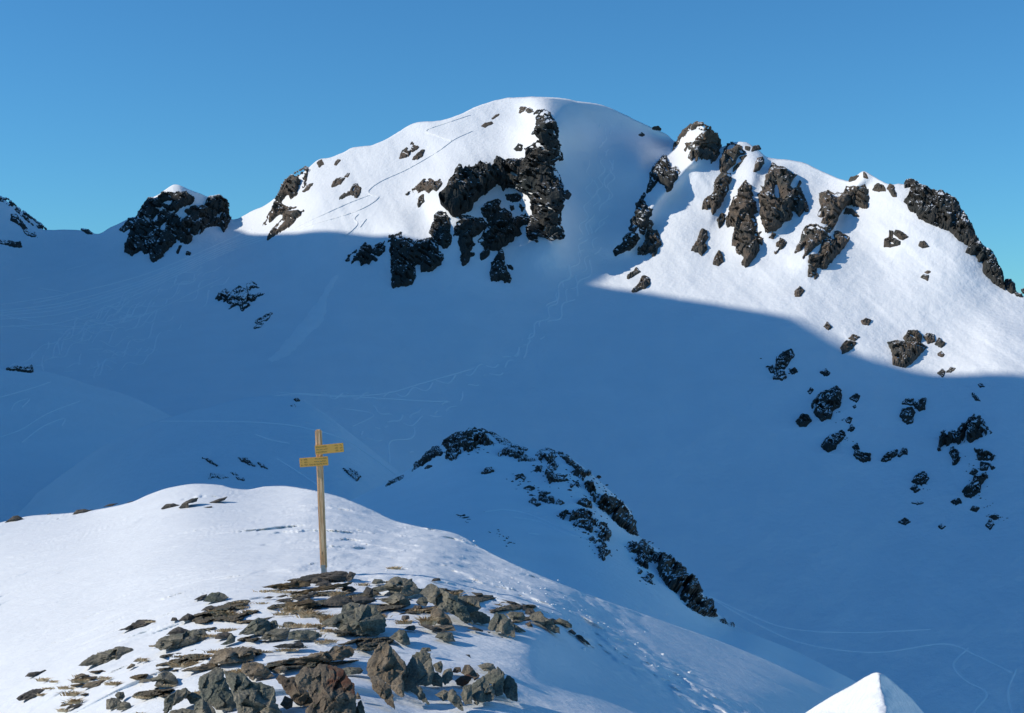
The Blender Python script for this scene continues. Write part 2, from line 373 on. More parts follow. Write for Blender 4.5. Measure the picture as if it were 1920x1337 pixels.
# ------------------------------------------------------------------ rock
def rock_mat(name, c1, c2, c3, scale, bump, snow=0.0, lichen=0.0, red=0.0, snow_scale=0.5):
    m, n, l, b = new_mat(name)
    b.inputs['Roughness'].default_value = 0.9
    b.inputs['Specular IOR Level'].default_value = 0.2
    geo = n.new('ShaderNodeNewGeometry')
    oi = n.new('ShaderNodeObjectInfo')
    add = n.new('ShaderNodeVectorMath'); add.operation = 'MULTIPLY_ADD'
    l.new(oi.outputs['Random'], add.inputs[0]); add.inputs[1].default_value = (37, 11, 23)
    l.new(geo.outputs['Position'], add.inputs[2])
    def noise(sc, det=6, rough=0.6, vec=None):
        t = n.new('ShaderNodeTexNoise'); t.inputs['Scale'].default_value = sc; t.inputs['Detail'].default_value = det; t.inputs['Roughness'].default_value = rough
        l.new(vec if vec is not None else add.outputs[0], t.inputs['Vector']); return t.outputs['Fac']
    def ramp(f, a, c):
        r = n.new('ShaderNodeMapRange'); r.inputs[1].default_value = a; r.inputs[2].default_value = c; l.new(f, r.inputs[0]); return r.outputs[0]
    def mix(f, x, y):
        k = n.new('ShaderNodeMix'); k.data_type = 'RGBA'; l.new(f, k.inputs['Factor'])
        for i, q in ((6, x), (7, y)):
            if isinstance(q, tuple): k.inputs[i].default_value = (*q, 1)
            else: l.new(q, k.inputs[i])
        return k.outputs[2]
    base = mix(ramp(noise(scale, 8, 0.65), 0.40, 0.60), c1, c2)
    base = mix(ramp(noise(scale * 0.33, 5), 0.47, 0.64), base, c3)
    fine = noise(scale * 9, 4, 0.7)
    dk = n.new('ShaderNodeMix'); dk.data_type = 'RGBA'; dk.blend_type = 'MULTIPLY'; dk.inputs['Factor'].default_value = 1.0
    l.new(base, dk.inputs[6])
    cr = n.new('ShaderNodeMapRange'); cr.inputs[1].default_value = 0.3; cr.inputs[2].default_value = 0.7; cr.inputs[3].default_value = 0.55; cr.inputs[4].default_value = 1.45
    l.new(fine, cr.inputs[0])
    cc = n.new('ShaderNodeCombineColor')
    for i in range(3): l.new(cr.outputs[0], cc.inputs[i])
    l.new(cc.outputs[0], dk.inputs[7]); base = dk.outputs[2]
    if lichen: base = mix(ramp(noise(scale * 1.7, 7, 0.7), 0.70 - lichen, 0.74 - lichen), base, (0.15, 0.16, 0.05))
    if red: base = mix(ramp(noise(scale * 0.5, 4), 0.60 - red, 0.66 - red), base, (0.13, 0.06, 0.038))
    rough = b.inputs['Roughness']
    if snow:
        sep = n.new('ShaderNodeSeparateXYZ'); l.new(geo.outputs['Normal'], sep.inputs[0])
        ad = n.new('ShaderNodeMath'); ad.operation = 'MULTIPLY_ADD'; l.new(noise(snow_scale, 5, 0.65, geo.outputs['Position']), ad.inputs[0]); ad.inputs[1].default_value = 0.9
        l.new(sep.outputs['Z'], ad.inputs[2])
        base = mix(ramp(ad.outputs[0], 1.50 - snow, 1.56 - snow), base, SNOW)
    l.new(base, b.inputs['Base Color'])
    bp = n.new('ShaderNodeBump'); bp.inputs['Strength'].default_value = 0.9; bp.inputs['Distance'].default_value = bump
    l.new(noise(scale * 5, 6, 0.7), bp.inputs['Height']); l.new(bp.outputs[0], b.inputs['Normal'])
    return m

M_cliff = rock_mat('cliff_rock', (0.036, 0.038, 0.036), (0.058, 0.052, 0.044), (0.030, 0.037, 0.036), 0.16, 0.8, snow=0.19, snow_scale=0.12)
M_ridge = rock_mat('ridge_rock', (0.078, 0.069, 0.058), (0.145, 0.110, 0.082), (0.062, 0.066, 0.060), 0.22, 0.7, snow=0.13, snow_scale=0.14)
M_knoll = rock_mat('knoll_rock', (0.058, 0.047, 0.038), (0.085, 0.064, 0.047), (0.045, 0.042, 0.036), 1.2, 0.12, snow=0.12, snow_scale=0.8)
M_near_rock = rock_mat('near_rock', (0.145, 0.138, 0.108), (0.235, 0.21, 0.16), (0.11, 0.122, 0.10), 4.0, 0.02, lichen=0.045)
M_brown_rock = rock_mat('brown_rock', (0.18, 0.14, 0.095), (0.25, 0.205, 0.15), (0.13, 0.10, 0.066), 5.0, 0.02, lichen=0.02)
M_red_rock = rock_mat('red_rock', (0.14, 0.118, 0.088), (0.19, 0.155, 0.115), (0.12, 0.09, 0.066), 4.0, 0.02, red=0.03, lichen=0.03)
M_slate = rock_mat('dark_slate', (0.085, 0.078, 0.068), (0.14, 0.12, 0.10), (0.07, 0.07, 0.064), 7.0, 0.015)
M_turf = rock_mat('dead_turf', (0.12, 0.09, 0.055), (0.20, 0.15, 0.085), (0.08, 0.06, 0.04), 14.0, 0.03)

def T(tile, s):
    ox, oy, k = tile
    a = np.array([[float(c) for c in p.split(',')] for p in s.split()])
    return np.c_[ox + a[:, 0] / k, oy + a[:, 1] / k]

def sdf(poly, u, v):
    """signed distance in pixels, positive inside"""
    d = np.full(u.shape, 1e9); ins = np.zeros(u.shape, bool)
    n = len(poly)
    for i in range(n):
        ax, ay = poly[i]; bx, by = poly[(i + 1) % n]
        ex, ey = bx - ax, by - ay
        t = np.clip(((u - ax) * ex + (v - ay) * ey) / (ex * ex + ey * ey + 1e-9), 0, 1)
        d = np.minimum(d, (u - ax - t * ex) ** 2 + (v - ay - t * ey) ** 2)
        c = ((ay > v) != (by > v)) & (u < (bx - ax) * (v - ay) / (by - ay + 1e-12) + ax)
        ins ^= c
    d = np.sqrt(d)
    return np.where(ins, d, -d)

_seed = [100]
def outcrop_mesh(name, surf, poly, mat, hm, step=1.35, rag=1.6, patch=0.0, wall=5.0, thick=3.0, holes=(), parent=None, tall=2.2, block=1.0, lean_right=0.0, grow=1.5):
    """bedrock standing proud of the snow: terrain plus blocky relief, solid behind; the snow lies in its hollows"""
    _seed[0] += 7; sd = _seed[0]
    pad = 5
    u0, v0 = poly.min(0) - pad; u1, v1 = poly.max(0) + pad
    us = np.arange(u0, u1 + step, step); vs = np.arange(v0, v1 + step, step)
    U, V = np.meshgrid(us, vs)
    d = sdf(poly, U, V)
    d = d + grow
    for hp in holes: d = np.minimum(d, -sdf(hp, U, V))
    d = d + rag * (fbm(U / 7.0, V / 7.0, seed=sd, oct=4) * 1.5 + fbm((U + 0.4 * V) / 2.6, V / 7.5, seed=sd + 8, oct=2) * 1.1)
    cs = float(np.clip(0.42 * min(np.ptp(poly[:, 0]), np.ptp(poly[:, 1])), 8, 26)); cq = cs * 0.38
    wsh = 9 * fbm(U / 28.0, V / 28.0, seed=sd + 1, oct=2)
    b1, _ = cells((U + 0.35 * V + wsh) / cs, V / (cs * tall), sd + 2)
    b2, _ = cells((U + 0.35 * V + wsh) / cq, V / (cq * tall), sd + 3)
    ins = np.clip(d, 0, None)
    topf = smooth(-5, 7, sdf(poly, U, V - 8) + 5 * fbm(U / 8.0, V / 8.0, seed=sd + 9, oct=3))     # snow banks up against the upper edges
    if thick > 7: topf = np.ones_like(topf)
    topf = np.maximum(topf, 1 - smooth(6, 22, cs))
    h = hm * (0.22 + 0.78 * topf) * (0.35 * smooth(0, 1.6, d) + 0.65 * (1 - np.exp(-ins / wall)))
    h = h + hm * block * (0.34 * b1 + 0.17 * b2) * smooth(0, 6, d) + hm * 0.11 * fbm(U / 3.2, V / 6.0, seed=sd + 4, oct=2) * smooth(0, 3, d)
    s3 = fbm((U + 0.55 * V) / 13.0, (V - 0.55 * U) / 4.2, seed=sd + 6, oct=3)        # thin snow-filled ledges
    k3 = smooth(0.27 - patch, 0.34 - patch, s3 + 0.16 * (1 - topf)) * smooth(1, 5, d)
    h = h * (1 - k3) - 0.05 * hm * k3
    if patch:
        s = fbm((U + 0.5 * V) / 10.0, (V - 0.5 * U) / 22.0, seed=sd + 5, oct=4)
        k = smooth(0.34 - patch, 0.42 - patch, s)
        h = h * (1 - k) - 0.12 * hm * k
    if lean_right: h = h + np.where(d > 0, hm * lean_right * ((u0 + u1) / 2 - U) / (u1 - u0), 0) * smooth(0, 8, d)
    h = np.where(d < 0, np.maximum(d * 0.1 * hm, -0.35 * hm), h)
    P = surf.p(U, V)
    Nn = np.cross(np.gradient(P, axis=1), -np.gradient(P, axis=0)); Nn /= np.linalg.norm(Nn, axis=-1, keepdims=True)
    Nn *= np.sign((Nn * -P).sum(-1, keepdims=True))
    view = -P / np.linalg.norm(P, axis=-1, keepdims=True)
    D = Nn * 0.75 + view * 0.25
    D = D / np.linalg.norm(D, axis=-1, keepdims=True)
    Pf = P + D * h[..., None]
    nr, nc = U.shape
    f = grid_faces(nr, nc)
    hv = h.ravel()
    keep = hv[f].max(1) > -0.06 * hm
    f = f[keep]
    if len(f) == 0: return None
    # close the back
    Pb = P - view * thick
    nv = nr * nc
    e = np.concatenate([f[:, [0, 1]], f[:, [1, 2]], f[:, [2, 3]], f[:, [3, 0]]])
    key = np.sort(e, 1); kk = key[:, 0] * nv + key[:, 1]
    _, idx, cnt = np.unique(kk, return_index=True, return_counts=True)
    be = e[idx[cnt == 1]]
    side = np.stack([be[:, 1], be[:, 0], be[:, 0] + nv, be[:, 1] + nv], 1)
    allf = np.concatenate([f, f[:, ::-1] + nv, side])
    verts = np.concatenate([Pf.reshape(-1, 3), Pb.reshape(-1, 3)])
    used = np.unique(allf); remap = np.zeros(2 * nv, int); remap[used] = np.arange(len(used))
    return mesh_obj(name, verts[used], remap[allf], mat, parent, smooth_shade=False)

def outcrop(label, surf, tile, polys, mat, hm, name='rock_outcrop', cat='rock', group=None, **kw):
    pl = [T(tile, s) if isinstance(s, str) else np.array(s, float) for s in polys]
    if surf is S_D and hm < 9: hm *= 0.8
    hl = kw.pop('holes', ())
    kw['holes'] = [T(tile, s) for s in hl]
    if len(pl) == 1:
        o = outcrop_mesh(name, surf, pl[0], mat, hm, **kw)
    else:
        o = bpy.data.objects.new(name, None); col.objects.link(o)
        c = pl[0].mean(0)
        loc = surf.p(np.array([c[0]]), np.array([c[1]]))[0]
        for q in pl:
            size = min(np.ptp(q[:, 0]), np.ptp(q[:, 1]))
            k = dict(kw)
            h2 = hm * min(1.0, 0.35 + size / 40.0)
            k['step'] = min(k.get('step', 1.35), max(0.7, size / 9.0))
            k['rag'] = min(k.get('rag', 1.6), max(0.5, size / 9.0))
            outcrop_mesh('rock', surf, q, mat, h2, parent=o, **k)
    tag(o, label, cat, group)
    return o

t1 = (0, 330, 4.0); t2 = (440, 160, 4.0); tc = (200, 320, 4.178)
tb1 = (640, 280, 5.565); tb2 = (820, 180, 5.565); tb3 = (780, 320, 5.565)
tr1 = (1140, 220, 5.565); tr2 = (1120, 360, 5.565); tr3 = (1320, 260, 5.565); tr4 = (1440, 320, 5.565); tr5 = (1640, 320, 5.571)
tj = (1400, 560, 2.9058); tk1 = (720, 790, 5.565); tk2 = (940, 840, 5.565); tk3 = (1120, 960, 5.565)
tl = (0, 480, 2.526); th = (0, 820, 2.526)
src = (0, 0, 1.0)

# --- left skyline
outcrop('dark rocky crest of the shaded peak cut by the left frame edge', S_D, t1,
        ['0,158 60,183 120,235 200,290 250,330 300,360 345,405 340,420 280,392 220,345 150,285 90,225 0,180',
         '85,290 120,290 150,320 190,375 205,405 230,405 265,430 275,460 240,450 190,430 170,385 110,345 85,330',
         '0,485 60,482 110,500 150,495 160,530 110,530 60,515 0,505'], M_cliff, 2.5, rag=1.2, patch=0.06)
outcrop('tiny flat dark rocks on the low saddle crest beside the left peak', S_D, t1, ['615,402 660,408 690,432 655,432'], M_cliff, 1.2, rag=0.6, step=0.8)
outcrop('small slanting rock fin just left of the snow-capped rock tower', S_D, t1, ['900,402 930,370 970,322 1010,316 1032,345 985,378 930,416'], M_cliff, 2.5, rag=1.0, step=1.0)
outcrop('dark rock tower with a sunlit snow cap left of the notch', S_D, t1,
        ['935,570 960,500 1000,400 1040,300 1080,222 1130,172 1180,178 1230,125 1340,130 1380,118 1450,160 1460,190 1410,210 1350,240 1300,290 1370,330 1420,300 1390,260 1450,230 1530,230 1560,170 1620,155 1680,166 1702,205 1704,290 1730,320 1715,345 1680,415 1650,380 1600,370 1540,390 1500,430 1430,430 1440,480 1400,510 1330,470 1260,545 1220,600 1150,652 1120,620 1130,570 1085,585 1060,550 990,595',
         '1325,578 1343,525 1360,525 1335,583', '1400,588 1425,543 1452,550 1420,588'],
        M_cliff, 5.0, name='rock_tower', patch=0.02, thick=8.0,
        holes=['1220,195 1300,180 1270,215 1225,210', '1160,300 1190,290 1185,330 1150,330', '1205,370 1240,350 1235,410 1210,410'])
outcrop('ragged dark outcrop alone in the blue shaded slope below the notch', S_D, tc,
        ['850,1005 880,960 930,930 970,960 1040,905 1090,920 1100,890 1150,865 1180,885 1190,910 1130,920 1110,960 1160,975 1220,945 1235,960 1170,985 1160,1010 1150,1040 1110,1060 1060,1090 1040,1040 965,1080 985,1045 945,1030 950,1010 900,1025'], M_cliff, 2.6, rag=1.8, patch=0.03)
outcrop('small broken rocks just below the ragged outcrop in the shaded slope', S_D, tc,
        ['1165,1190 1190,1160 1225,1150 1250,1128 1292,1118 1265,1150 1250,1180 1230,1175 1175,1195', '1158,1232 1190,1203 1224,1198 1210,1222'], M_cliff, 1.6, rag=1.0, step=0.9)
# --- the big snow dome
outcrop('steep dark rock spur on the left shoulder of the snow dome', S_D, t2,
        ['215,1050 250,990 300,900 320,850 370,735 420,690 480,655 530,618 565,635 540,670 525,720 530,745 490,780 460,820 420,855 410,820 380,830 340,880 370,900 430,920 500,915 515,940 480,980 440,1030 390,1070 330,1100 270,1140 245,1158 260,1110 320,1050 380,980 340,960 290,1000 240,1040'], M_ridge, 4.5, thick=6, patch=0.03)
outcrop('small rocks above the dark spur on the dome skyline', S_D, t2, ['620,582 650,562 664,590 635,608', '515,797 545,753 592,733 550,783', '750,592 775,560 787,563 760,598'], M_ridge, 1.6, rag=0.8, step=0.8)
outcrop('short diagonal rock streak low on the sunlit dome, nearest the dark spur', S_D, t2, ['733,758 745,723 790,697 825,698 790,738', '828,684 850,662 858,664 845,685'], M_ridge, 2.0, rag=1.0, step=0.9)
outcrop('cluster of little rocks beside the bend of the skin track', S_D, t2, ['788,858 795,828 840,812 880,758 910,742 948,775 940,802 915,838 885,848 880,815 830,828'], M_ridge, 1.9, rag=1.6, patch=0.08, step=1.0)
outcrop('forked dark rock high in the middle of the sunlit dome', S_D, t2, ['1238,548 1255,498 1330,432 1347,453 1378,465 1347,492 1320,492 1300,528'], M_ridge, 2.4, rag=1.4, step=1.0, patch=0.03)
outcrop('small dark rock with a shadow right under the forked rock', S_D, t2, ['1333,557 1370,518 1400,488 1422,488 1407,527 1375,552'], M_ridge, 2.2, rag=1.0, step=0.9)
outcrop('three-part rock patch on the sunlit dome left of the great cliff', S_D, t2,
        ['1288,818 1350,768 1390,738 1420,702 1470,702 1490,730 1540,708 1552,740 1510,792 1480,770 1450,802 1430,780 1400,792 1320,843', '1373,862 1385,828 1417,823 1417,872 1380,913'], M_ridge, 2.8, rag=1.5, patch=0.03)
outcrop('thin dark rock sliver high on the dome below its summit', S_D, tb2, ['465,313 500,288 560,272 582,285 530,308 490,323', '572,238 610,203 640,192 600,228'], M_ridge, 1.7, rag=0.7, step=0.8)
outcrop('little rocks next to the top of the great cliff', S_D, tb2, ['845,185 868,122 915,117 940,137 992,142 998,160 930,163 890,168'], M_ridge, 1.7, rag=1.4, patch=0.05, step=0.9)
outcrop('great dark cliff falling from below the dome summit', S_D, src,
        [[(1014, 208), (1021, 206), (1029, 210), (1031, 219), (1038, 226), (1043, 236), (1044, 252), (1046, 266), (1052, 290), (1054, 299), (1043, 299), (1034, 304), (1039, 313), (1048, 329), (1054, 347), (1056, 361), (1054, 374), (1051, 395), (1050, 422),
          (1056, 435), (1053, 446), (1032, 449), (1026, 444), (1008, 442), (1006, 453), (989, 444), (991, 428), (997, 406), (1003, 396), (1000, 380), (997, 368), (981, 361), (970, 354), (951, 350), (943, 357), (940, 349), (931, 343), (920, 354), (906, 365), (895, 372), (888, 379),
          (886, 385), (881, 395), (866, 399), (855, 408), (845, 403), (843, 397), (831, 386), (834, 374), (838, 369), (852, 347), (863, 329), (881, 322), (892, 315), (899, 312), (917, 312), (921, 316), (928, 302), (937, 293), (942, 300), (960, 299),
          (975, 298), (987, 298), (989, 288), (985, 279), (996, 272), (1012, 264), (1009, 258), (1007, 250), (996, 251), (1010, 239), (1005, 232), (1010, 227), (1007, 223), (1014, 219), (1010, 213), (1002, 213), (1005, 209)]],
        M_cliff, 10.0, name='rock_cliff', wall=8, thick=6, rag=1.8, block=0.42, lean_right=1.2, patch=0.0, tall=3.0)
outcrop('small rock piercing the snow at the left edge of the great cliff head', S_D, tb2, ['803,552 850,506 892,520 870,562 828,578'], M_cliff, 2.0, rag=1.2, step=0.9)
outcrop('dark block with brown streaks in the middle of the lower cliffs', S_D, tb3,
        ['680,440 690,400 720,350 790,310 850,300 890,320 860,370 880,400 960,410 1000,470 990,510 1050,480 1100,460 1160,480 1210,500 1180,550 1100,570 1080,590 1080,640 1095,660 1070,690 1030,680 1010,730 960,750 930,780 890,790 880,825 830,830 790,830 720,810 680,770 700,750 650,745 690,680 720,610 770,540 740,510 760,490 720,480'], M_cliff, 7.0, name='rock_cliff', wall=6, block=0.8)
outcrop('tapering rock buttress left of the brown-streaked block', S_D, tb3,
        ['400,680 400,600 440,570 430,540 470,510 450,490 500,470 560,480 610,490 640,500 690,490 740,560 720,600 680,640 620,680 580,690 600,740 615,770 580,800 560,850 610,870 605,885 570,900 540,950 490,985 465,930 480,860 460,800 445,740 455,660'], M_cliff, 5.5, name='rock_cliff', block=0.8)
outcrop('small oval rock beneath the brown-streaked block', S_D, tb3, ['677,872 720,828 762,828 757,882 688,928'], M_cliff, 2.5, rag=1.0, step=1.0)
outcrop('narrow pale-ribbed rock column lowest under the great cliff', S_D, tb3,
        ['860,828 905,828 907,870 918,900 918,960 900,990 945,1010 947,1060 992,1120 972,1172 920,1152 890,1142 850,1142 785,1147 778,1060 793,960 850,890', '950,983 990,998 1008,1028 970,1012'], M_cliff, 4.5, name='rock_column', block=0.7)
outcrop('broken ledge rocks in the snow bay under the great cliff', S_D, tb3, ['945,262 1060,238 1130,278 1143,312 1080,312 1010,323 958,302', '1075,338 1145,398 1135,455 1088,382', '977,368 1012,368 1018,402 1000,413'], M_cliff, 2.4, rag=1.4, patch=0.03)
outcrop('rounded rock tower touching the sunlit snow left of the lower cliffs', S_D, tb1,
        ['922,872 938,810 978,760 998,720 978,690 1030,648 1092,658 1112,700 1132,770 1137,900 1132,992 1080,1033 1040,1012 1000,962 960,912'], M_cliff, 6.0, name='rock_tower', block=0.6)
outcrop('twin-legged dark cliff at the lower left of the cliff group', S_D, src,
        [[(732.5, 461.5), (737, 452), (741, 440), (750, 437), (753, 447), (764, 447), (773, 451), (778, 458), (780, 451), (802, 447), (811, 447), (818, 456), (821, 467), (829, 476), (831, 485), (825, 495), (810, 507), (791, 510), (789, 496), (780, 495), (776, 494), (776.6, 506), (778, 517), (771.6, 533), (736.6, 539), (735, 520), (733.7, 485)]],
        M_cliff, 6.0, name='rock_cliff', block=0.7)
outcrop('row of low broken rocks left of the twin-legged cliff', S_D, tb1,
        ['43,1163 70,1108 130,1088 190,1028 250,987 312,1018 332,1060 300,1100 383,1140 372,1168 320,1152 280,1192 208,1208 198,1160 160,1152 113,1183 130,1120 80,1162', '328,1082 328,1018 390,987 450,977 500,917 543,897 520,952 460,992 440,1063 390,1113 350,1102'], M_cliff, 3.5, rag=2.0, patch=0.03)
outcrop('small rock standing alone right of the great cliff in the shaded gully', S_D, tb2, ['1318,1062 1323,998 1350,983 1388,1030 1362,1073 1340,1062'], M_cliff, 2.2, rag=0.9, step=0.9)
outcrop('two tiny rocks near the skyline right of the dome summit', S_D, tr1, ['325,185 350,165 378,185 355,195', '468,118 490,105 520,100 545,128 500,128'], M_cliff, 1.2, rag=0.5, step=0.7)
# --- right-hand ridge
outcrop('dark pinnacle with a snow cap, first on the right-hand ridge', S_D, tr1,
        ['838,422 858,380 888,300 860,280 930,220 960,183 1000,163 1050,138 1100,158 1142,208 1178,290 1152,350 1168,380 1132,432 1080,478 1073,437 1000,432 960,422 920,453 868,447',
         '803,348 828,288 887,268 870,322', '867,138 888,72 930,60 987,76 940,88 900,113', '957,122 990,88 1062,112 1068,147 1010,128', '678,343 688,288 738,258 743,206 790,156 862,86 782,212 722,292'], M_ridge, 4.5, name='rock_pinnacle', thick=7, patch=0.02)
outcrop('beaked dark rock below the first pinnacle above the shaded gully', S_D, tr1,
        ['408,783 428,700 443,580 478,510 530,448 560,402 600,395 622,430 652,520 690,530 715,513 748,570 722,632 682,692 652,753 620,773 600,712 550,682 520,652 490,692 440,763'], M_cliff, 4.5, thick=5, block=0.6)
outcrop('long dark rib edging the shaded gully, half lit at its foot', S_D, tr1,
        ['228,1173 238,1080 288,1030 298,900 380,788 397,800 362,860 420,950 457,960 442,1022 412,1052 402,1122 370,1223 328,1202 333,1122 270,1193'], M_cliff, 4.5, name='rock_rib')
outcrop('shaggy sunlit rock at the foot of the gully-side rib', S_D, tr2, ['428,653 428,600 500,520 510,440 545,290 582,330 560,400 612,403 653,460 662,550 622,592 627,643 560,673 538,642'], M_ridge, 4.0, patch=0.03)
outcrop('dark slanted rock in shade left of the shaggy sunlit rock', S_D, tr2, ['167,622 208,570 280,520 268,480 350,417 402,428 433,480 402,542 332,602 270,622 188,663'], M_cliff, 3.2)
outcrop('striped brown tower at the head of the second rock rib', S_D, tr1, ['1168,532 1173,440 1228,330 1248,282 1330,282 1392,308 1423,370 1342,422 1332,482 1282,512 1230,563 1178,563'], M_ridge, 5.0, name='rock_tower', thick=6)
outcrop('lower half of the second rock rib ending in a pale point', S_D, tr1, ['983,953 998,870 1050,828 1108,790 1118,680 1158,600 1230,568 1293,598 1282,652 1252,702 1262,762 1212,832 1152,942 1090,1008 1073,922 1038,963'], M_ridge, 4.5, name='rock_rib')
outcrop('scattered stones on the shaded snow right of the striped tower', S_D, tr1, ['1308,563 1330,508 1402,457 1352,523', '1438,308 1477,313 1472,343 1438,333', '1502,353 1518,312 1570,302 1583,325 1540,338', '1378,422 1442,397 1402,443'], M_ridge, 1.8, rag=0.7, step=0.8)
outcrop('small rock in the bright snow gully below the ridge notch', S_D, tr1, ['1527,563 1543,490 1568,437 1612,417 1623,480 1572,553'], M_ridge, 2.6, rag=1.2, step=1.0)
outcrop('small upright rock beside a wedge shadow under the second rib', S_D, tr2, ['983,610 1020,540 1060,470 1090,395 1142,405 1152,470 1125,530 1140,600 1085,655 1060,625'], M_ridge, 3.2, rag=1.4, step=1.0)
outcrop('single teardrop-shaped boulder on the sunlit slope', S_D, tr2, ['1212,750 1225,690 1270,615 1300,660 1310,730 1262,768'], M_ridge, 2.8, rag=0.6, step=0.9, name='boulder')
outcrop('tall brown rock rib standing alone in the middle of the ridge face', S_D, tr3,
        ['228,822 290,780 258,740 298,680 318,610 380,560 368,530 388,490 430,447 493,500 482,540 513,590 490,620 533,660 553,760 500,790 547,860 552,920 520,960 592,980 560,1000 613,1040 602,1103 560,1080 573,1160 502,1263 470,1323 438,1333 388,1293 430,1240 390,1203 348,1193 338,1122 297,1112 307,1000 338,920 290,912 248,923', '145,850 185,788 210,800 205,860 160,925'], M_ridge, 5.5, name='rock_rib')
outcrop('wide forked rock face with snow chutes right of the tall brown rib', S_D, tr3,
        ['600,720 568,580 620,540 588,488 640,510 638,440 678,330 720,262 782,298 832,303 872,338 963,380 902,450 892,520 1002,508 1022,580 1063,630 1093,763 1040,742 990,813 960,760 900,742 872,760 923,790 902,842 840,862 790,922 722,963 690,968 658,972 618,880 588,770', '688,1033 715,988 737,1000 715,1037', '973,503 1000,447 1018,460'],
        M_ridge, 5.5, name='rock_bluff', holes=['740,490 770,470 795,660 765,640 730,560'])
outcrop('small ragged rocks below the wide forked rock face', S_D, tr3, ['738,1193 768,1100 788,1038 852,1068 863,1092 802,1153'], M_ridge, 2.6, rag=1.4, step=0.9, patch=0.03)
outcrop('brown crest rocks under the little snow pyramid', S_D, tr4,
        ['538,292 538,238 610,212 720,240 800,228 818,168 880,162 950,178 1012,136 1043,200 1048,300 1032,388 930,372 850,352 790,382 742,432 722,520 640,643 588,602 640,560 558,542 600,480 518,472 560,380'], M_ridge, 5.0)
outcrop('grey split rock tongue descending from the brown crest rocks', S_D, tr4, ['278,863 308,780 348,720 358,650 408,568 500,567 562,588 622,640 542,762 482,802 402,882 368,908 388,830 400,762 338,833'], M_ridge, 4.5, name='rock_tongue')
outcrop('broad grey fin casting a long pointed shadow on the sunlit slope', S_D, tr4, ['548,1018 528,930 558,760 618,688 700,720 698,640 760,637 843,700 832,742 742,852 642,962 602,1013', '428,963 428,898 500,878 543,1002 480,1003'], M_ridge, 6.0, name='rock_fin', block=0.6)
outcrop('two stones directly under the broad grey fin', S_D, tr4, ['418,1103 428,988 503,1020 500,1060 450,1108', '485,1080 510,1072 523,1100 490,1128'], M_ridge, 2.6, rag=0.8, step=0.8)
outcrop('low dark rocks in shadow right of the brown crest rocks', S_D, tr4, ['798,443 818,397 880,408 943,477 900,472 870,452'], M_ridge, 1.8, rag=1.0, step=0.9)
outcrop('pair of small dark rocks on the shaded crest right of the snow pyramid', S_D, tr4, ['1097,203 1118,158 1150,137 1202,158 1218,202 1150,213', '1248,192 1268,147 1302,158 1338,273 1300,263'], M_ridge, 2.4, rag=1.0, step=0.9)
outcrop('stones on the tip of the little snow pyramid', S_D, tr4, ['998,18 1020,38 1038,78 1003,67', '847,113 868,77 943,57 900,98'], M_ridge, 1.6, rag=0.5, step=0.7)
outcrop('pale split boulder group on the upper sunlit slope', S_D, tr4, ['1213,793 1218,728 1268,698 1270,628 1302,638 1292,698 1372,738 1373,768 1290,788', '1318,662 1338,622 1402,648 1453,690 1402,718 1370,703'], M_ridge, 3.0, name='boulder_group', rag=0.8, step=0.9)
outcrop('little snow-capped boulder with a long shadow on the upper slope', S_D, tr4, ['1578,783 1588,742 1627,742 1673,792 1610,803'], M_ridge, 2.4, name='boulder', rag=0.6, step=0.8)
outcrop('half-buried boulder in the wavy snow below the right crest', S_D, tr4, ['1602,1113 1628,1087 1673,1098 1662,1143', '1640,1062 1665,1048 1690,1055 1668,1070'], M_ridge, 2.0, name='boulder', rag=0.6, step=0.8)
outcrop('lone dark stone low on the sunlit slope left of the fin stones', S_D, tr4, ['282,1313 288,1258 340,1217 373,1250 332,1308'], M_ridge, 2.2, name='boulder', rag=0.8, step=0.8)
outcrop('long dark cliff forming the right skyline crest', S_D, tr5,
        ['338,352 312,320 348,300 378,210 388,160 318,175 318,128 360,100 440,127 460,157 560,187 582,217 690,227 782,287 852,337 902,427 952,487 982,557 1022,637 1062,717 1132,817 1180,837 1242,907 1272,987 1322,1067 1338,1110 1338,1200 1358,1243 1240,1163 1158,1088 1133,1040 1138,930 1090,948 1058,882 957,853 990,790 888,732 800,642 720,603 580,552 458,492 438,442 378,422'], M_cliff, 5.0, name='rock_cliff', thick=12, block=0.6, rag=1.1)
outcrop('dark stones trailing below the end of the right skyline cliff', S_D, tr5, ['1362,1183 1378,1147 1415,1142 1453,1190 1468,1273 1430,1278 1378,1233', '1465,1278 1522,1287 1545,1318 1480,1305', '1545,1245 1575,1235 1580,1275 1555,1270'], M_cliff, 2.6, rag=0.8, step=0.9, thick=4)
# --- scattered rocks on the lower right slope
def scatter(label, polys, hm=2.6, mat=None, **kw):
    kw['rag'] = max(1.0, kw.get('rag', 1.4)); kw.setdefault('step', 1.0)
    return outcrop(label, S_D, tj, polys, mat or M_cliff, hm, thick=2.0, tall=1.0, **kw)
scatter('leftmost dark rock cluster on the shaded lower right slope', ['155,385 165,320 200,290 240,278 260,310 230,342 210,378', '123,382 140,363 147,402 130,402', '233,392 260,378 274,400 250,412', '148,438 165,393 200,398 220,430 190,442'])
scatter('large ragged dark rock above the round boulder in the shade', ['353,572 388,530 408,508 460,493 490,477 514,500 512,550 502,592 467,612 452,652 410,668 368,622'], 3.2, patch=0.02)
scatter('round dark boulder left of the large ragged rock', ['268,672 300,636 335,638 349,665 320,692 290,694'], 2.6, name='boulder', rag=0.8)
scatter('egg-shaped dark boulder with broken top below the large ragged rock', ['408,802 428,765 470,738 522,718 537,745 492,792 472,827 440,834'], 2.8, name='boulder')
scatter('double dark boulder right of the egg-shaped one', ['583,852 600,823 640,848 672,848 672,882 635,892 600,872', '578,807 600,793 614,820 590,822'], 2.4, name='boulder')
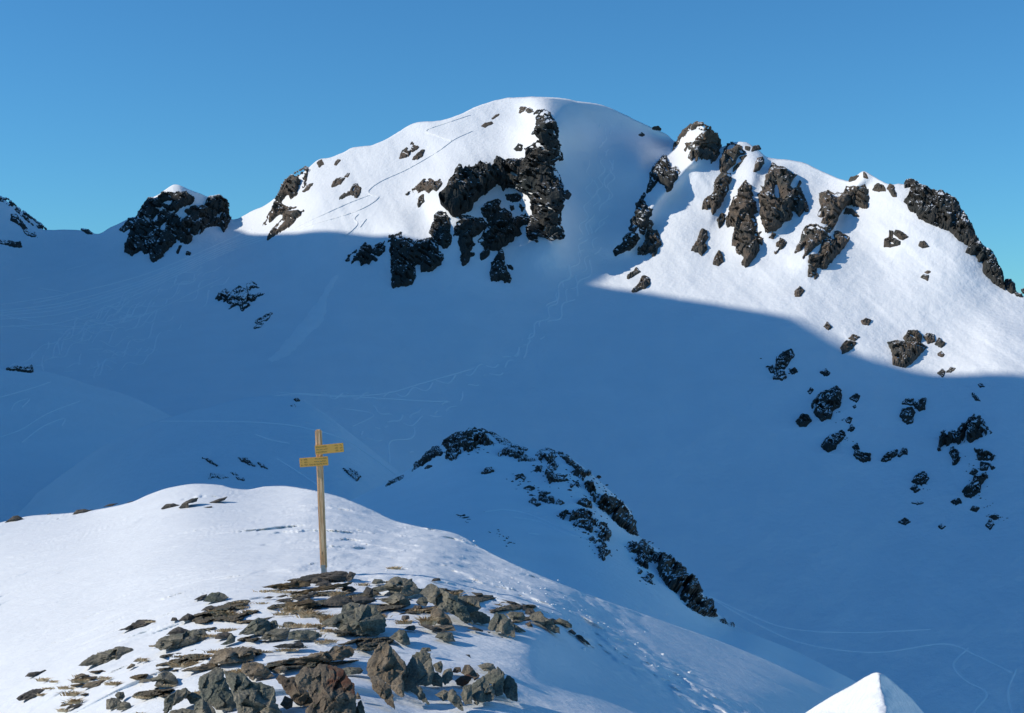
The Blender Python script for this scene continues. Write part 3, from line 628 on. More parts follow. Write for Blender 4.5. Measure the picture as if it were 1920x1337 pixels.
scatter('thin slanted dark rock right of the double boulder', ['733,883 760,848 822,823 817,847 770,882', '828,857 850,818 874,818 872,847'], 2.0)
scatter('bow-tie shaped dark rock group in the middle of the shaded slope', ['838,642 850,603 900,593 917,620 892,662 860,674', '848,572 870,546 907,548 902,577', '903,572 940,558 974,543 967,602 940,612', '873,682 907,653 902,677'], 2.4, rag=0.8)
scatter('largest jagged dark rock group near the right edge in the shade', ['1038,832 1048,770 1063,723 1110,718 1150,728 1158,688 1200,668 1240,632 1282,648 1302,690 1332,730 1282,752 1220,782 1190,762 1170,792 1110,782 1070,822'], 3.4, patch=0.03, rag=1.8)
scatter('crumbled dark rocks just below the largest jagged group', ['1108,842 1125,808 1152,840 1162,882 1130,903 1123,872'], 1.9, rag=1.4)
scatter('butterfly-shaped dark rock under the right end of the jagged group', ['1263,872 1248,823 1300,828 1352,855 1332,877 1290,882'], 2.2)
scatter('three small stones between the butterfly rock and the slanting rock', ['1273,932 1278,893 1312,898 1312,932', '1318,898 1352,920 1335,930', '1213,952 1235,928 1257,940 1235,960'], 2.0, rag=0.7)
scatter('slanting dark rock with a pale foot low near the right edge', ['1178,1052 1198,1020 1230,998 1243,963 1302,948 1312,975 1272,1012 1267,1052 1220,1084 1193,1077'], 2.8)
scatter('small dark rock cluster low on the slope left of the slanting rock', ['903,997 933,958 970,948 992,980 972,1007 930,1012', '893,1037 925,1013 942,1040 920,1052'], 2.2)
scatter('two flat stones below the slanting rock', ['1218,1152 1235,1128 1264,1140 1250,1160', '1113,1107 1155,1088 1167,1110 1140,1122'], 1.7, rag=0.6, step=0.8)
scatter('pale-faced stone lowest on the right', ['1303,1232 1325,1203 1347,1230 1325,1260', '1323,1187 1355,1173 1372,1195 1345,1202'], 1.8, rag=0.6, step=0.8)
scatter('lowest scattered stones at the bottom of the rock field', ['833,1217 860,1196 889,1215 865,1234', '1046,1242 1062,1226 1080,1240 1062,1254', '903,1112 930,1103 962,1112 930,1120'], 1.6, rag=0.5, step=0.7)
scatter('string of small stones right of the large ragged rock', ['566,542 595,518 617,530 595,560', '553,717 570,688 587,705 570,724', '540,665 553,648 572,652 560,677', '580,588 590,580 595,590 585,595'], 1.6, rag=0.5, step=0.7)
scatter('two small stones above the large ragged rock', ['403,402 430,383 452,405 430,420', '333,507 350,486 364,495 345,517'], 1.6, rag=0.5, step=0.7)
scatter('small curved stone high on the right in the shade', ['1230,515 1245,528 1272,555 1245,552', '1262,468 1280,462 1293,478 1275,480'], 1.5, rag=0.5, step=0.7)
scatter('big heart-shaped boulder on the edge of sun and shade', ['768,238 820,228 860,238 930,233 982,263 942,302 902,347 860,374 798,357 798,320 788,275'], 4.2, M_ridge, name='boulder', rag=0.7, block=0.6)
scatter('reddish round boulder on top of the heart-shaped one', ['856,215 878,183 930,178 952,205 947,237 870,237'], 3.4, M_ridge, name='boulder', rag=0.6, block=0.6)
scatter('two small boulders right of the reddish round one', ['966,210 985,193 1022,198 1022,232 990,242', '1028,247 1050,220 1080,245 1060,264'], 2.4, M_ridge, name='boulder', rag=0.6, step=0.8)
scatter('stones just below the shadow line right of the heart-shaped boulder', ['1046,407 1065,386 1082,400 1068,424', '1093,400 1115,373 1134,380 1115,400', '1043,302 1060,290 1077,305 1062,320'], 1.8, M_ridge, rag=0.5, step=0.7)
scatter('arrow-shaped rock on the soft shadow edge left of the heart-shaped boulder', ['513,267 545,228 592,240 572,272 523,300', '558,217 580,196 614,210 590,224'], 2.4, M_ridge, rag=0.8, step=0.8)
scatter('round stone alone in the sunlit snow above the arrow-shaped rock', ['626,122 650,108 674,120 660,142 640,140'], 2.0, M_ridge, name='boulder', rag=0.5, step=0.7)
scatter('small stone at the shadow tip farthest left in the sun', ['423,152 440,133 460,155 445,167'], 1.8, M_ridge, name='boulder', rag=0.5, step=0.7)
outcrop('notched dark rock on the sunlit slope just above the shadow line', S_D, tr2, ['367,1038 380,1010 440,960 465,895 500,882 550,915 545,960 500,1005 440,1015 410,1040'], M_ridge, 3.6, name='boulder', rag=1.0, step=1.0)
outcrop('flat broken rock above the notched one near the shadow line', S_D, tr2, ['315,905 330,865 380,835 410,795 440,830 400,860 360,880'], M_ridge, 2.2, rag=1.0, step=0.9)
outcrop('small double stone in the open sunlit slope below the ridge ribs', S_D, (1480, 520, 1.0), [[(1491, 552), (1493, 545), (1500, 538), (1505, 544), (1499, 552)]], M_ridge, 2.0, name='boulder', rag=0.5, step=0.7)

# --- left snow knoll and middle knoll stones
outcrop('low dark stones on the crest of the shaded knoll at the left edge', S_E, tl, ['30,537 80,528 120,533 150,522 154,547 130,550 80,543'], M_cliff, 1.2, rag=0.7, step=0.8, wall=2, thick=1.5)
def midrocks(label, polys): return outcrop(label, S_C, th, polys, M_cliff, 0.45, rag=1.3, step=0.7, wall=2, thick=1.0, grow=0.4)
midrocks('thin dark rock streak farthest left behind the sunlit crown', ['958,98 985,100 1032,137 1000,127'])
midrocks('pair of dark rock streaks left of the signpost on the shaded knoll', ['1128,95 1170,103 1213,138 1180,132 1145,117', '1213,116 1240,123 1270,152 1240,142'])
midrocks('flat dark rocks right behind the top of the sunlit crown', ['988,197 998,170 1040,176 1078,190 1060,197 1020,192', '1118,188 1150,190 1163,207 1130,202', '1092,166 1110,166 1130,182 1105,178'])
midrocks('dark rock pair on the shaded knoll right of the signpost', ['1623,147 1650,158 1703,190 1692,210 1660,187', '1658,148 1690,163 1708,187 1680,177'])
outcrop('two tiny stones near the top of the shaded middle knoll', S_C, tl, ['1395,680 1408,675 1418,685 1405,688', '1380,710 1392,707 1398,713 1388,714'], M_cliff, 0.8, rag=0.3, step=0.6, wall=2, thick=1.0)

# --- rocky knoll in the middle
def scree(surf, spots, n, smin, smax, mat, label, seed):
    """small loose stones too many to pick apart, lying along the given lines"""
    g_ = np.random.default_rng(seed); V, Fc = [], []
    for _ in range(n):
        (ua, va), (ub, vb), spr = spots[g_.integers(len(spots))]
        t = g_.random(); u = ua + (ub - ua) * t + g_.normal() * spr; v = va + (vb - va) * t + g_.normal() * spr * 0.6
        p = surf.p(np.array([u]), np.array([v]))[0]; s = g_.uniform(smin, smax) * p[1] / F * (2.0 if g_.random() < 0.1 else 1.0)
        i = len(V)
        for q in ICO: V.append(p + np.array(q) * s * g_.uniform(0.6, 1.4, 3) * np.array([1.5, 1.0, 0.8]))
        Fc += [tuple(i + k for k in f) for f in ICF]
    o = mesh_obj('loose_stones', V, Fc, mat, None, False); o['kind'] = 'stuff'
    return tag(o, label, 'stones')
ICO = [(0, 0, 1), (.894, 0, .447), (.276, .851, .447), (-.724, .526, .447), (-.724, -.526, .447), (.276, -.851, .447), (.724, .526, -.447), (-.276, .851, -.447), (-.894, 0, -.447), (-.276, -.851, -.447), (.724, -.526, -.447), (0, 0, -1)]
ICF = [(0, 1, 2), (0, 2, 3), (0, 3, 4), (0, 4, 5), (0, 5, 1), (1, 6, 2), (2, 7, 3), (3, 8, 4), (4, 9, 5), (5, 10, 1), (6, 7, 2), (7, 8, 3), (8, 9, 4), (9, 10, 5), (10, 6, 1), (11, 7, 6), (11, 8, 7), (11, 9, 8), (11, 10, 9), (11, 6, 10)]
scree(S_B, [((1000, 850), (1080, 910), 12), ((1000, 880), (1080, 920), 16), ((1050, 855), (1120, 900), 5), ((1120, 900), (1180, 980), 7), ((970, 890), (1000, 930), 12), ((1050, 960), (1110, 975), 9), ((1080, 985), (1140, 1030), 12), ((1110, 1010), (1135, 1045), 8),
            ((1180, 1020), (1240, 1060), 10), ((1190, 1040), (1215, 1090), 9), ((1195, 1000), (1290, 1085), 5), ((850, 840), (910, 850), 8), ((1085, 925), (1170, 985), 8), ((860, 965), (880, 975), 5), ((925, 995), (960, 1020), 8)], 330, 0.9, 2.0, M_knoll, 'loose dark stones scattered over the rocky knoll', 5)
scree(S_D, [((1440, 690), (1480, 700), 12), ((1560, 750), (1600, 830), 10), ((1780, 830), (1860, 900), 16), ((1830, 900), (1850, 960), 10), ((1700, 750), (1720, 780), 12), ((1860, 970), (1890, 975), 8), ((1720, 900), (1740, 920), 8)], 90, 0.8, 1.7, M_cliff, 'tiny loose stones around the rocks of the shaded lower right slope', 6)
def knoll(label, tile, polys, hm=0.7, **kw):
    hm *= 0.6; kw['patch'] = kw.get('patch', 0.0) * 0.7; kw['grow'] = 1.5; kw.setdefault('rag', 2.0); kw['block'] = 0.8
    kw.setdefault('rag', 1.6); kw.setdefault('step', 1.1); kw.setdefault('thick', 1.2)
    return outcrop(label, S_B, tile, polys, M_knoll, hm, wall=4, tall=0.7, **kw)
knoll('dark rock cap on the top of the rocky knoll', tk1, ['628,232 668,178 740,138 800,119 900,122 1042,128 1072,170 1062,200 1153,230 1142,242 1010,242 960,252 972,282 880,313 838,292 848,272 800,262 720,293 638,273', '862,107 890,82 918,95 890,110', '928,102 945,66 968,102', '988,88 1040,87 1080,120 1030,112'], 0.9, patch=0.02)
knoll('dark sloping rock band on the left shoulder of the rocky knoll', tk1, ['298,513 328,460 398,380 480,318 560,264 592,300 627,325 592,352 560,362 500,382 470,412 400,452'], 0.8)
knoll('small dark rock patch below the knoll cap', tk1, ['643,378 658,308 720,298 792,303 797,330 750,372 710,400 680,392'], 0.6)
knoll('thin rock streaks low on the left foot of the rocky knoll', tk1, ['23,673 60,633 130,598 203,568 192,587 110,632', '428,492 460,458 497,468 460,487'], 0.35, rag=0.7, step=0.8)
knoll('thin dark rim along the skyline right of the knoll cap', tk1, ['1103,117 1150,137 1240,187 1330,237 1400,267 1503,288 1480,303 1380,273 1300,248 1220,228 1168,172'], 0.5, rag=1.0)
knoll('broad flat dark rock under the knoll rim', tk1, ['1198,358 1238,310 1268,283 1360,278 1442,308 1452,342 1380,377 1320,362 1250,342', '1408,417 1408,378 1480,358 1573,405 1520,417 1450,402'], 0.7)
knoll('lone small rock on the smooth snow of the rocky knoll', tk1, ['1023,542 1060,503 1120,488 1140,520 1090,542'], 0.5, rag=0.8, step=0.8)
knoll('broken stony field below the knoll skyline', tk2, ['360,75 420,20 480,8 560,50 572,90 542,130 582,190 562,222 490,232 520,262 600,288 682,288 642,322 782,350 802,387 720,402 640,342 500,352 478,290 420,242 308,252 380,198 500,198 530,170 420,142'], 0.55, patch=0.16, rag=2.4)
knoll('long dark rock edge down the right skyline of the knoll', tk2, ['580,47 640,62 720,127 800,177 860,237 912,247 948,300 963,380 988,478 1040,488 1120,498 1168,527 1182,522 1252,567 1312,637 1352,717 1388,787 1393,850 1418,913 1330,882 1210,782 1130,712 1080,662 1000,602 940,482 880,402 860,342 800,292 720,252 780,242 880,302 860,262 750,192 640,112'], 1.0, patch=0.04, thick=2.0)
knoll('smooth oval boulder on the right slope of the knoll', tk2, ['793,577 830,545 880,547 933,590 938,623 880,612'], 0.6, name='boulder', rag=0.6, step=0.8)
knoll('cluster of small rocks left of the oval boulder', tk2, ['238,422 300,398 342,420 300,442', '398,542 398,498 440,487 480,518 542,508 547,582 480,572', '293,562 330,528 370,558 412,590 370,603', '573,582 600,538 653,575 610,592', '398,467 440,448 503,465 470,482', '150,330 165,285 220,275 245,310 235,340 200,300'], 0.45, rag=0.9, step=0.8)
knoll('sprinkling of stones and the dark block under the oval boulder', tk2, ['608,692 660,663 760,668 850,648 932,690 942,742 820,722 700,767 638,722', '758,792 820,758 900,768 980,757 1042,788 1092,798 1138,880 1112,953 1060,953 990,902 940,872 870,832 820,822'], 0.55, patch=0.12, rag=2.2)
knoll('ragged stones trailing down below the dark block', tk2, ['918,947 950,928 985,978 1052,978 1083,1020 1062,1062 1122,1090 1092,1122 1060,1163 988,1112 1030,1072 988,1042 998,1002'], 0.5, patch=0.06, rag=1.8)
knoll('stony patch above the lowest rock edge of the knoll', tk3, ['318,322 360,308 420,328 470,297 532,338 583,380 593,450 562,492 522,502 522,593 460,562 408,502 418,432 328,412 308,372'], 0.6, patch=0.08, rag=2.0)
knoll('lowest jagged rock edge at the right end of the knoll', tk3, ['588,427 640,437 720,457 782,487 783,517 843,537 853,572 903,587 908,687 952,707 1002,727 1042,767 1083,837 1088,897 1193,927 1203,1010 1243,1093 1160,1093 1100,1063 980,1013 918,953 858,873 718,753 678,692 618,582 598,502'], 1.1, thick=2.0, patch=0.03)
knoll('last small stones at the right tip of the knoll', tk3, ['1278,1132 1320,1117 1358,1168 1310,1153', '1367,1177 1410,1162 1423,1195', '1225,1085 1240,1068 1253,1085'], 0.35, rag=0.4, step=0.7, thick=0.6)
knoll('two little rock clumps left of the lowest rock edge', tk3, ['488,702 540,653 583,670 552,702 573,748 520,722', '428,642 440,598 468,620 450,643'], 0.4, rag=0.9, step=0.8)

# ------------------------------------------------------------------ foreground rocks
f1 = (0, 1097, 5.565); f2 = (320, 1097, 5.565); f3 = (640, 1097, 5.565); f4 = (480, 1050, 5.565); f5 = (780, 1050, 5.565)

def boulder_mesh(name, poly, mat, parent=None, lean=1.15, thick=0.5, rough=1.0, surf=None):
    """a rock of the given outline, standing on the snow at its lowest point: faceted front, rounded back, solid"""
    surf = surf or S_A
    poly = poly.mean(0) + (poly - poly.mean(0)) * 1.05
    _seed[0] += 5; sd = _seed[0]; rg = np.random.default_rng(sd)
    # resample and roughen the outline
    seg = np.roll(poly, -1, 0) - poly; L = np.hypot(seg[:, 0], seg[:, 1]); per = L.sum()
    w, h = np.ptp(poly[:, 0]), np.ptp(poly[:, 1])
    n = int(np.clip(per / 2.0, 20, 170))
    s = np.arange(n) / n * per; cum = np.r_[0, np.cumsum(L)]
    k = np.clip(np.searchsorted(cum, s, side='right') - 1, 0, len(poly) - 1)
    b = poly[k] + seg[k] * ((s - cum[k]) / L[k])[:, None]
    j = min(1.4, 0.035 * min(w, h)) * rough
    ph = s / 5.0
    b = b + j * np.stack([fbm(ph, ph * 0, seed=sd, oct=3), fbm(ph, ph * 0 + 9, seed=sd + 1, oct=3)], -1) * 1.8
    x, y = b[:, 0], b[:, 1]; x2, y2 = np.roll(x, -1), np.roll(y, -1)
    cr = x * y2 - x2 * y; A = cr.sum() / 2
    c = np.array([((x + x2) * cr).sum(), ((y + y2) * cr).sum()]) / (6 * A) if abs(A) > 1 else b.mean(0)
    vb = poly[:, 1].max(); ub = poly[poly[:, 1].argmax(), 0]
    r0 = float(surf.r(np.array([0.5 * ub + 0.5 * c[0]]), np.array([vb - 1.5]))[0]) - (0.2 if vb > 1060 else 0.08)
    mpp = r0 / F
    Tm = thick * min(w, 2.2 * h) * mpp
    K = int(np.clip(min(w, h) / 4.0, 4, 20))
    ss = 1 - np.linspace(0, 1, K + 1) ** 0.9; ss[-1] = 0.0
    def ring(sv): return c + (b - c) * sv
    npl = 9
    g = rg.normal(size=(npl, 2)) * 0.75; a = rg.uniform(0.45, 1.0, npl)
    def bulge(q, sv):
        e = 1.25 * (1 - sv ** 2) ** 0.55
        pl = np.min([a[i] - q @ g[i] for i in range(npl)], 0)
        return np.clip(np.minimum(e, np.maximum(pl, 0.12 * e)), 0, None)
    V, front, back = [], [], []
    def put(P2, rr):
        i0 = len(V); V.extend(unproj(P2[:, 0], P2[:, 1], rr).tolist()); return i0
    def rbase(P2): return r0 + lean * np.clip(vb - P2[:, 1], 0, None) * mpp
    rings = []
    for sv in ss[:-1]:
        P2 = ring(sv); q = (P2 - c) / np.array([w / 2, h / 2])
        nz = fbm(P2[:, 0] / 11.0, P2[:, 1] / 11.0, seed=sd + 2, oct=4) * 0.16 * rough
        c1, _ = cells((P2[:, 0] + 0.4 * P2[:, 1]) / 17.0, P2[:, 1] / 24.0, sd + 3)
        bg_ = bulge(q, sv) + (nz + 0.17 * c1 * rough) * (1 - sv ** 3)
        rings.append(put(P2, rbase(P2) - Tm * bg_))
    cc = np.array([c]); ic = put(cc, rbase(cc) - Tm * bulge(np.zeros((1, 2)), 0.0))
    F_ = []
    for a_, b_ in zip(rings[:-1], rings[1:]):
        for i in range(n):
            i2 = (i + 1) % n; F_.append((a_ + i, a_ + i2, b_ + i2, b_ + i))
    for i in range(n): F_.append((rings[-1] + i, rings[-1] + (i + 1) % n, ic))
    prev = rings[0]
    for sv in (0.85, 0.5):
        P2 = ring(sv); i0 = put(P2, rbase(P2) + Tm * 1.2 * (1 - sv ** 2) ** 0.5)
        for i in range(n):
            i2 = (i + 1) % n; F_.append((prev + i2, prev + i, i0 + i, i0 + i2))
        prev = i0
    ib = put(cc, rbase(cc) + Tm * 1.25)
    for i in range(n): F_.append((prev + (i + 1) % n, prev + i, ib))
    return mesh_obj(name, np.array(V), F_, mat, parent, smooth_shade=False)

def boulder(label, tile, polys, mat=None, name='boulder', cat='rock', **kw):
    mat = mat or M_near_rock
    pl = [T(tile, s) for s in polys]
    if len(pl) == 1:
        o = boulder_mesh(name, pl[0], mat, **kw)
    else:
        o = bpy.data.objects.new(name, None); col.objects.link(o)
        for q in pl: boulder_mesh('rock', q, mat, parent=o, **kw)
    return tag(o, label, cat)

# dead turf and frost-broken ground showing through thin snow between the rocks
M_ground = rock_mat('frost_broken_ground', (0.105, 0.085, 0.058), (0.16, 0.135, 0.10), (0.085, 0.088, 0.07), 6.0, 0.03, lichen=0.02)
def turf(poly, seed, cover, mat):
    poly = np.array(poly, float)
    u0, v0 = poly.min(0); u1, v1 = poly.max(0)
    U, V = np.meshgrid(np.arange(u0, u1, 2.2), np.arange(v0, v1, 1.4))
    d = sdf(poly, U, V)
    n = fbm((U + 2.0 * V) / 52.0, (V + 0.10 * U) / 12.0, seed=seed, oct=4, gain=0.5)
    h = (n - cover) * 0.42 * smooth(-2, 14, d) - 0.05 * (1 - smooth(-2, 14, d))
    c1, _ = cells((U + V) / 24.0, V / 9.0, seed + 4)
    h = np.where(h > 0, np.minimum(h, 0.055) * (1 + 0.6 * c1) + 0.02 * fbm(U / 5, V / 2.5, seed=seed + 3, oct=3), h)
    R_ = S_A.r(U, V) - np.clip(h, -0.05, 0.10) * 4.2
    P = unproj(U, V, R_)
    f = grid_faces(*U.shape); f = f[h.ravel()[f].max(1) > -0.006]
    us_ = np.unique(f); rm = np.zeros(U.size, int); rm[us_] = np.arange(len(us_))
    o = mesh_obj('turf_patches', P.reshape(-1, 3)[us_], rm[f], mat, None, False); o['kind'] = 'stuff'
    return o
tag(turf([(490, 1092), (560, 1080), (680, 1082), (760, 1095), (860, 1098), (1000, 1130), (1090, 1180), (960, 1175), (840, 1150), (700, 1160), (560, 1150), (500, 1120)], 301, 0.20, M_ground), 'patchy dead turf around the foot of the signpost', 'turf')
tag(turf([(360, 1150), (440, 1120), (560, 1130), (680, 1170), (760, 1200), (700, 1225), (560, 1215), (420, 1205), (330, 1200)], 311, 0.17, M_ground), 'patchy dead turf around the triangular boulder', 'turf')
tag(turf([(300, 1225), (420, 1205), (560, 1215), (720, 1220), (690, 1250), (560, 1255), (470, 1275), (380, 1300), (300, 1330), (230, 1337), (250, 1290)], 321, 0.12, M_ground), 'patchy dead turf around the rust-brown outcrop', 'turf')
tag(turf([(60, 1265), (130, 1245), (240, 1240), (300, 1240), (260, 1300), (160, 1337), (60, 1320)], 331, 0.26, M_turf), 'sparse dead turf at the lower left of the rocks', 'turf')

# crest of the sunlit crown
cr = dict(mat=M_slate, lean=0.6)
boulder('dark rock breaking the sunlit crest at the left frame edge', th, ['25,403 60,375 85,370 110,385 118,392 60,402'], **cr)
boulder('two-lobed dark rock on the sunlit left crest', th, ['345,366 365,343 400,339 418,345 440,342 390,362'], **cr)
boulder('flat dark rock on the sunlit crest where it steepens', th, ['488,329 520,315 562,312 530,326'], **cr)
boulder('tiny dark stone on the crest right of the flat crest rock', th, ['598,309 630,302 634,309'], **cr)
boulder('tiny dark stones just below the left crest line', th, ['222,366 240,359 242,367', '260,391 275,385 287,391'], **cr)
boulder('dark rock pair on the bright snow under the crown summit', th, ['763,341 785,317 820,313 852,322 847,331 800,336', '846,333 868,310 910,291 938,287 930,305 890,315 894,334'], **cr)
boulder('slanting dark rock right of the dark pair under the crown summit', th, ['993,310 1020,296 1077,281 1060,300 1010,313', '962,331 1005,326 1003,336'], **cr)

# left part of the rock garden
boulder('low dark slab farthest left at the bottom of the picture', f1, ['178,1183 230,1138 300,1108 370,1083 420,1088 463,1088 450,1122 400,1157 330,1182 208,1203'], M_slate, 'rock_slab')
boulder('thin grey slab with grass above the lowest left slab', f1, ['262,953 300,918 360,903 420,903 462,883 482,888 450,917 380,937 330,955'], M_slate, 'rock_slab')
boulder('long dark slab with a grass cap on the left snow', f1, ['832,838 880,793 960,738 1050,702 1110,688 1190,658 1260,648 1340,653 1400,678 1470,688 1518,710 1503,752 1420,757 1330,787 1230,802 1120,828 1020,822 930,838'], M_near_rock, 'rock_slab')
boulder('pointed grey slab highest of the left slabs', f1, ['1248,473 1330,438 1390,398 1440,368 1530,360 1600,368 1637,390 1590,412 1500,427 1420,442 1340,467'], M_slate, 'rock_slab')
boulder('tan slab between grass tufts near the left bottom', f1, ['848,1072 900,1028 1000,998 1090,988 1142,1010 1120,1042 1040,1062 960,1072', '768,988 800,943 850,922 933,940 900,962 830,967'], M_brown_rock, 'rock_slab')
boulder('dark stone wedge with grass at the very bottom left', f1, ['688,1298 720,1258 800,1243 863,1243 820,1268'], M_slate)
boulder('three grey blocks leaning together at the bottom left of the rocks', f1, ['1108,1298 1113,1198 1160,1178 1230,1188 1272,1220 1242,1262 1215,1298', '1198,1150 1230,1112 1290,1118 1303,1160 1272,1203 1220,1182', '1218,1303 1240,1248 1290,1208 1352,1230 1368,1272 1320,1303'], M_near_rock)
boulder('mossy green-topped rock above the three grey blocks', f1, ['1458,1023 1490,978 1560,983 1620,958 1700,902 1780,918 1833,960 1843,1022 1760,1063 1660,1068 1608,1052 1640,1000 1540,1007'], M_near_rock)
boulder('small brown stones in the snow right of the long dark slab', f1, ['1318,873 1370,817 1413,830 1402,852 1350,872', '1390,800 1440,760 1485,780 1470,800'], M_brown_rock)
boulder('dark half-dome boulder alone on the snow left of the post', f2, ['342,173 378,120 430,82 500,77 570,98 603,130 560,157 500,167 450,177'], M_near_rock)
boulder('small peaked grey rock beside the pointed slab', f2, ['78,378 120,338 180,297 230,313 278,350 250,364 150,372', '0,375 20,335 60,340 75,372'], M_slate)
boulder('brown rock with a grass tuft under the half-dome boulder', f2, ['318,267 370,228 420,212 500,228 503,262 430,265', '245,155 320,108 380,95 372,128 300,155'], M_slate)
boulder('wide mossy slab with a green edge left of centre', src, ['290,1209 302,1197 316,1191 341,1188 356,1182 379,1182 387,1190 380,1200 363,1206 343,1211 320,1215 300,1219'], M_near_rock, 'rock_slab')
boulder('narrow slab lying on the wide mossy slab', src, ['312,1190 323,1180 334,1175 348,1180 357,1184 330,1190'], M_slate, 'rock_slab')
boulder('triangular pale boulder in the middle of the left rocks', f2, ['717,513 778,450 850,378 920,342 980,358 1032,383 1032,472 980,518 850,513'], M_near_rock)
boulder('two grey stones filling the gap right of the triangular boulder', f2, ['1018,483 1033,383 1100,367 1123,430 1060,472', '1158,443 1188,388 1260,383 1323,410 1302,443'], M_near_rock)
boulder('jointed grey block in front of the triangular boulder', f2, ['927,568 1000,498 1100,457 1180,452 1242,458 1224,520 1203,562 1080,573', '1228,563 1248,488 1330,472 1480,477 1543,500 1543,552 1480,578 1330,567'], M_near_rock)
boulder('little shark-fin rock left of the jointed block', f2, ['522,618 578,580 630,507 673,540 673,592 600,623'], M_near_rock)
boulder('low grey rock behind the shark-fin rock', f2, ['462,563 488,508 580,487 643,508 600,547 530,563'], M_slate)
boulder('rust-brown crumbling outcrop in the left centre', f2, ['398,803 438,758 478,708 560,657 660,657 760,647 842,690 873,720 852,782 760,803 640,812 500,823', '118,893 330,838 420,807 493,812 482,872 400,883'], M_brown_rock, 'rock_outcrop')
boulder('biggest lichen-spotted boulder at the bottom left of centre', f2, ['297,1072 307,958 400,917 470,867 545,890 572,1010 642,1130 692,1272 600,1303 480,1293 400,1242 328,1192 318,1110', '560,897 640,927 760,927 852,1018 930,1017 1062,1068 1088,1150 1088,1222 1133,1290 1195,1410 720,1410 690,1250 640,1110 600,1010'], M_near_rock, thick=0.45)
boulder('brown slab resting above the biggest lichen-spotted boulder', f2, ['758,818 850,807 940,817 1012,868 1068,957 1000,968 900,968 850,993 798,942 738,902'], M_brown_rock)
boulder('small flat brown stone in the snow between the two big boulders', f2, ['1052,903 1100,858 1180,837 1213,880 1150,918 1090,928'], M_brown_rock)
boulder('rust-red rock squeezed between the two big bottom boulders', f2, ['1107,985 1140,942 1200,962 1310,967 1312,1010 1452,1130 1503,1202 1440,1253 1350,1253 1270,1212 1230,1142 1168,1062', '1142,1243 1190,1158 1272,1200 1268,1272 1210,1303'], M_red_rock)
boulder('massive brown-grey boulder at the bottom centre', f2, ['1307,972 1358,898 1420,857 1490,887 1560,827 1640,837 1742,867 1793,900 1833,950 1903,1040 1923,1200 1915,1300 1925,1410 1398,1410 1428,1272 1492,1212 1442,1112 1328,1042'], M_red_rock, thick=0.42)
boulder('upright brown rock edge at the right of the massive boulder', f3, ['60,985 100,1000 132,1120 138,1250 143,1400 40,1400 20,1200', '137,1303 178,1230 210,1197 233,1280 263,1410 128,1410'], M_red_rock)
boulder('small pyramid stone right of the massive boulder', f3, ['137,1173 170,1117 208,1187 160,1193'], M_brown_rock)
boulder('grey blocks at the lower left corner of the rock garden', f2, ['-80,1400 -60,1180 60,1107 170,1078 203,1130 100,1222 20,1263', '158,1153 230,1117 312,1148 333,1192 270,1243 208,1243', '238,1336 258,1238 330,1188 422,1258 473,1320 473,1410 238,1410', '-60,1410 0,1318 120,1287 232,1308 253,1410'], M_near_rock)
boulder('long crumbly ledge of small stones leading to the pointed boulder', f2, ['1077,803 1200,788 1340,768 1500,707 1640,687 1700,647 1852,637 1903,680 1883,742 1780,783 1650,793 1500,803 1300,813'], M_brown_rock, 'rock_ledge', rough=1.6)
boulder('short dark ledge poking from the smooth snow above the long ledge', f2, ['1067,643 1150,617 1280,607 1340,587 1378,610 1383,658 1250,658 1130,658'], M_slate, 'rock_ledge', rough=1.5)
# around and right of the post
boulder('dark slate plates stacked at the foot of the signpost', f4, ['438,203 490,172 600,147 690,137 820,117 930,122 962,165 942,213 850,218 760,203 680,198 590,188 540,218 470,213', '952,218 948,170 975,122 1043,145 1022,182 990,218', '572,233 590,183 700,183 763,205 742,243 640,238', '617,268 650,233 740,222 793,250 742,273'], M_slate, 'slate_pile')
boulder('long low turf ledges running left below the signpost', f4, ['55,283 200,253 330,238 460,222 552,233 562,272 420,288 250,303', '357,358 420,338 540,308 700,268 900,248 1003,233 960,262 820,303 640,323 480,348'], M_turf, 'turf_ledge', rough=1.6)
boulder('thin dark slate strips in the snow left below the post', f4, ['398,412 480,378 600,327 637,345 580,382 460,418', '197,433 250,408 372,398 342,433', '207,388 280,363 353,363 270,393', '68,402 130,378 193,383 150,403'], M_slate, 'slate_strip')
boulder('dark grassy hummock at the end of the slate strips', f4, ['307,473 328,438 420,437 560,407 643,450 622,473 520,503 440,523 358,523'], M_turf, 'turf_hummock')
boulder('dark cracked rocks between the post and the big green boulder', f4, ['697,463 778,388 860,362 993,408 1003,442 920,473 800,478', '1007,443 1008,388 1080,377 1160,387 1233,398 1243,432 1130,463', '1117,333 1158,278 1217,298 1223,383 1160,383', '897,323 918,272 1000,277 1053,310 1000,338'], M_slate)
boulder('big dark green boulder in the centre of the rock garden', f4, ['697,653 870,568 960,537 1070,497 1110,477 1232,467 1272,540 1333,608 1348,680 1322,742 1260,778 1090,778 930,747 850,702 760,692', '887,543 908,478 1000,442 1062,458 1083,500 980,547'], M_near_rock, thick=0.4)
boulder('broad grey-green boulder right of the signpost foot', f4, ['1222,292 1330,268 1400,217 1440,182 1480,177 1552,202 1622,203 1663,268 1708,330 1682,357 1590,367 1450,352 1380,322 1300,332 1217,312', '1207,243 1238,198 1312,203 1333,242 1260,253'], M_near_rock)
boulder('shield-shaped rock in front of the broad grey-green boulder', f4, ['1287,412 1380,387 1490,337 1543,368 1608,440 1593,478 1450,473 1350,442'], M_near_rock)
boulder('rounded dark rock alone in the shadow above the pointed boulder', f4, ['1397,812 1438,768 1490,732 1552,737 1593,800 1613,883 1540,883 1480,852'], M_near_rock)
boulder('small dark chip right of the big green boulder', f4, ['1537,723 1600,687 1652,682 1668,712 1642,738'], M_slate)
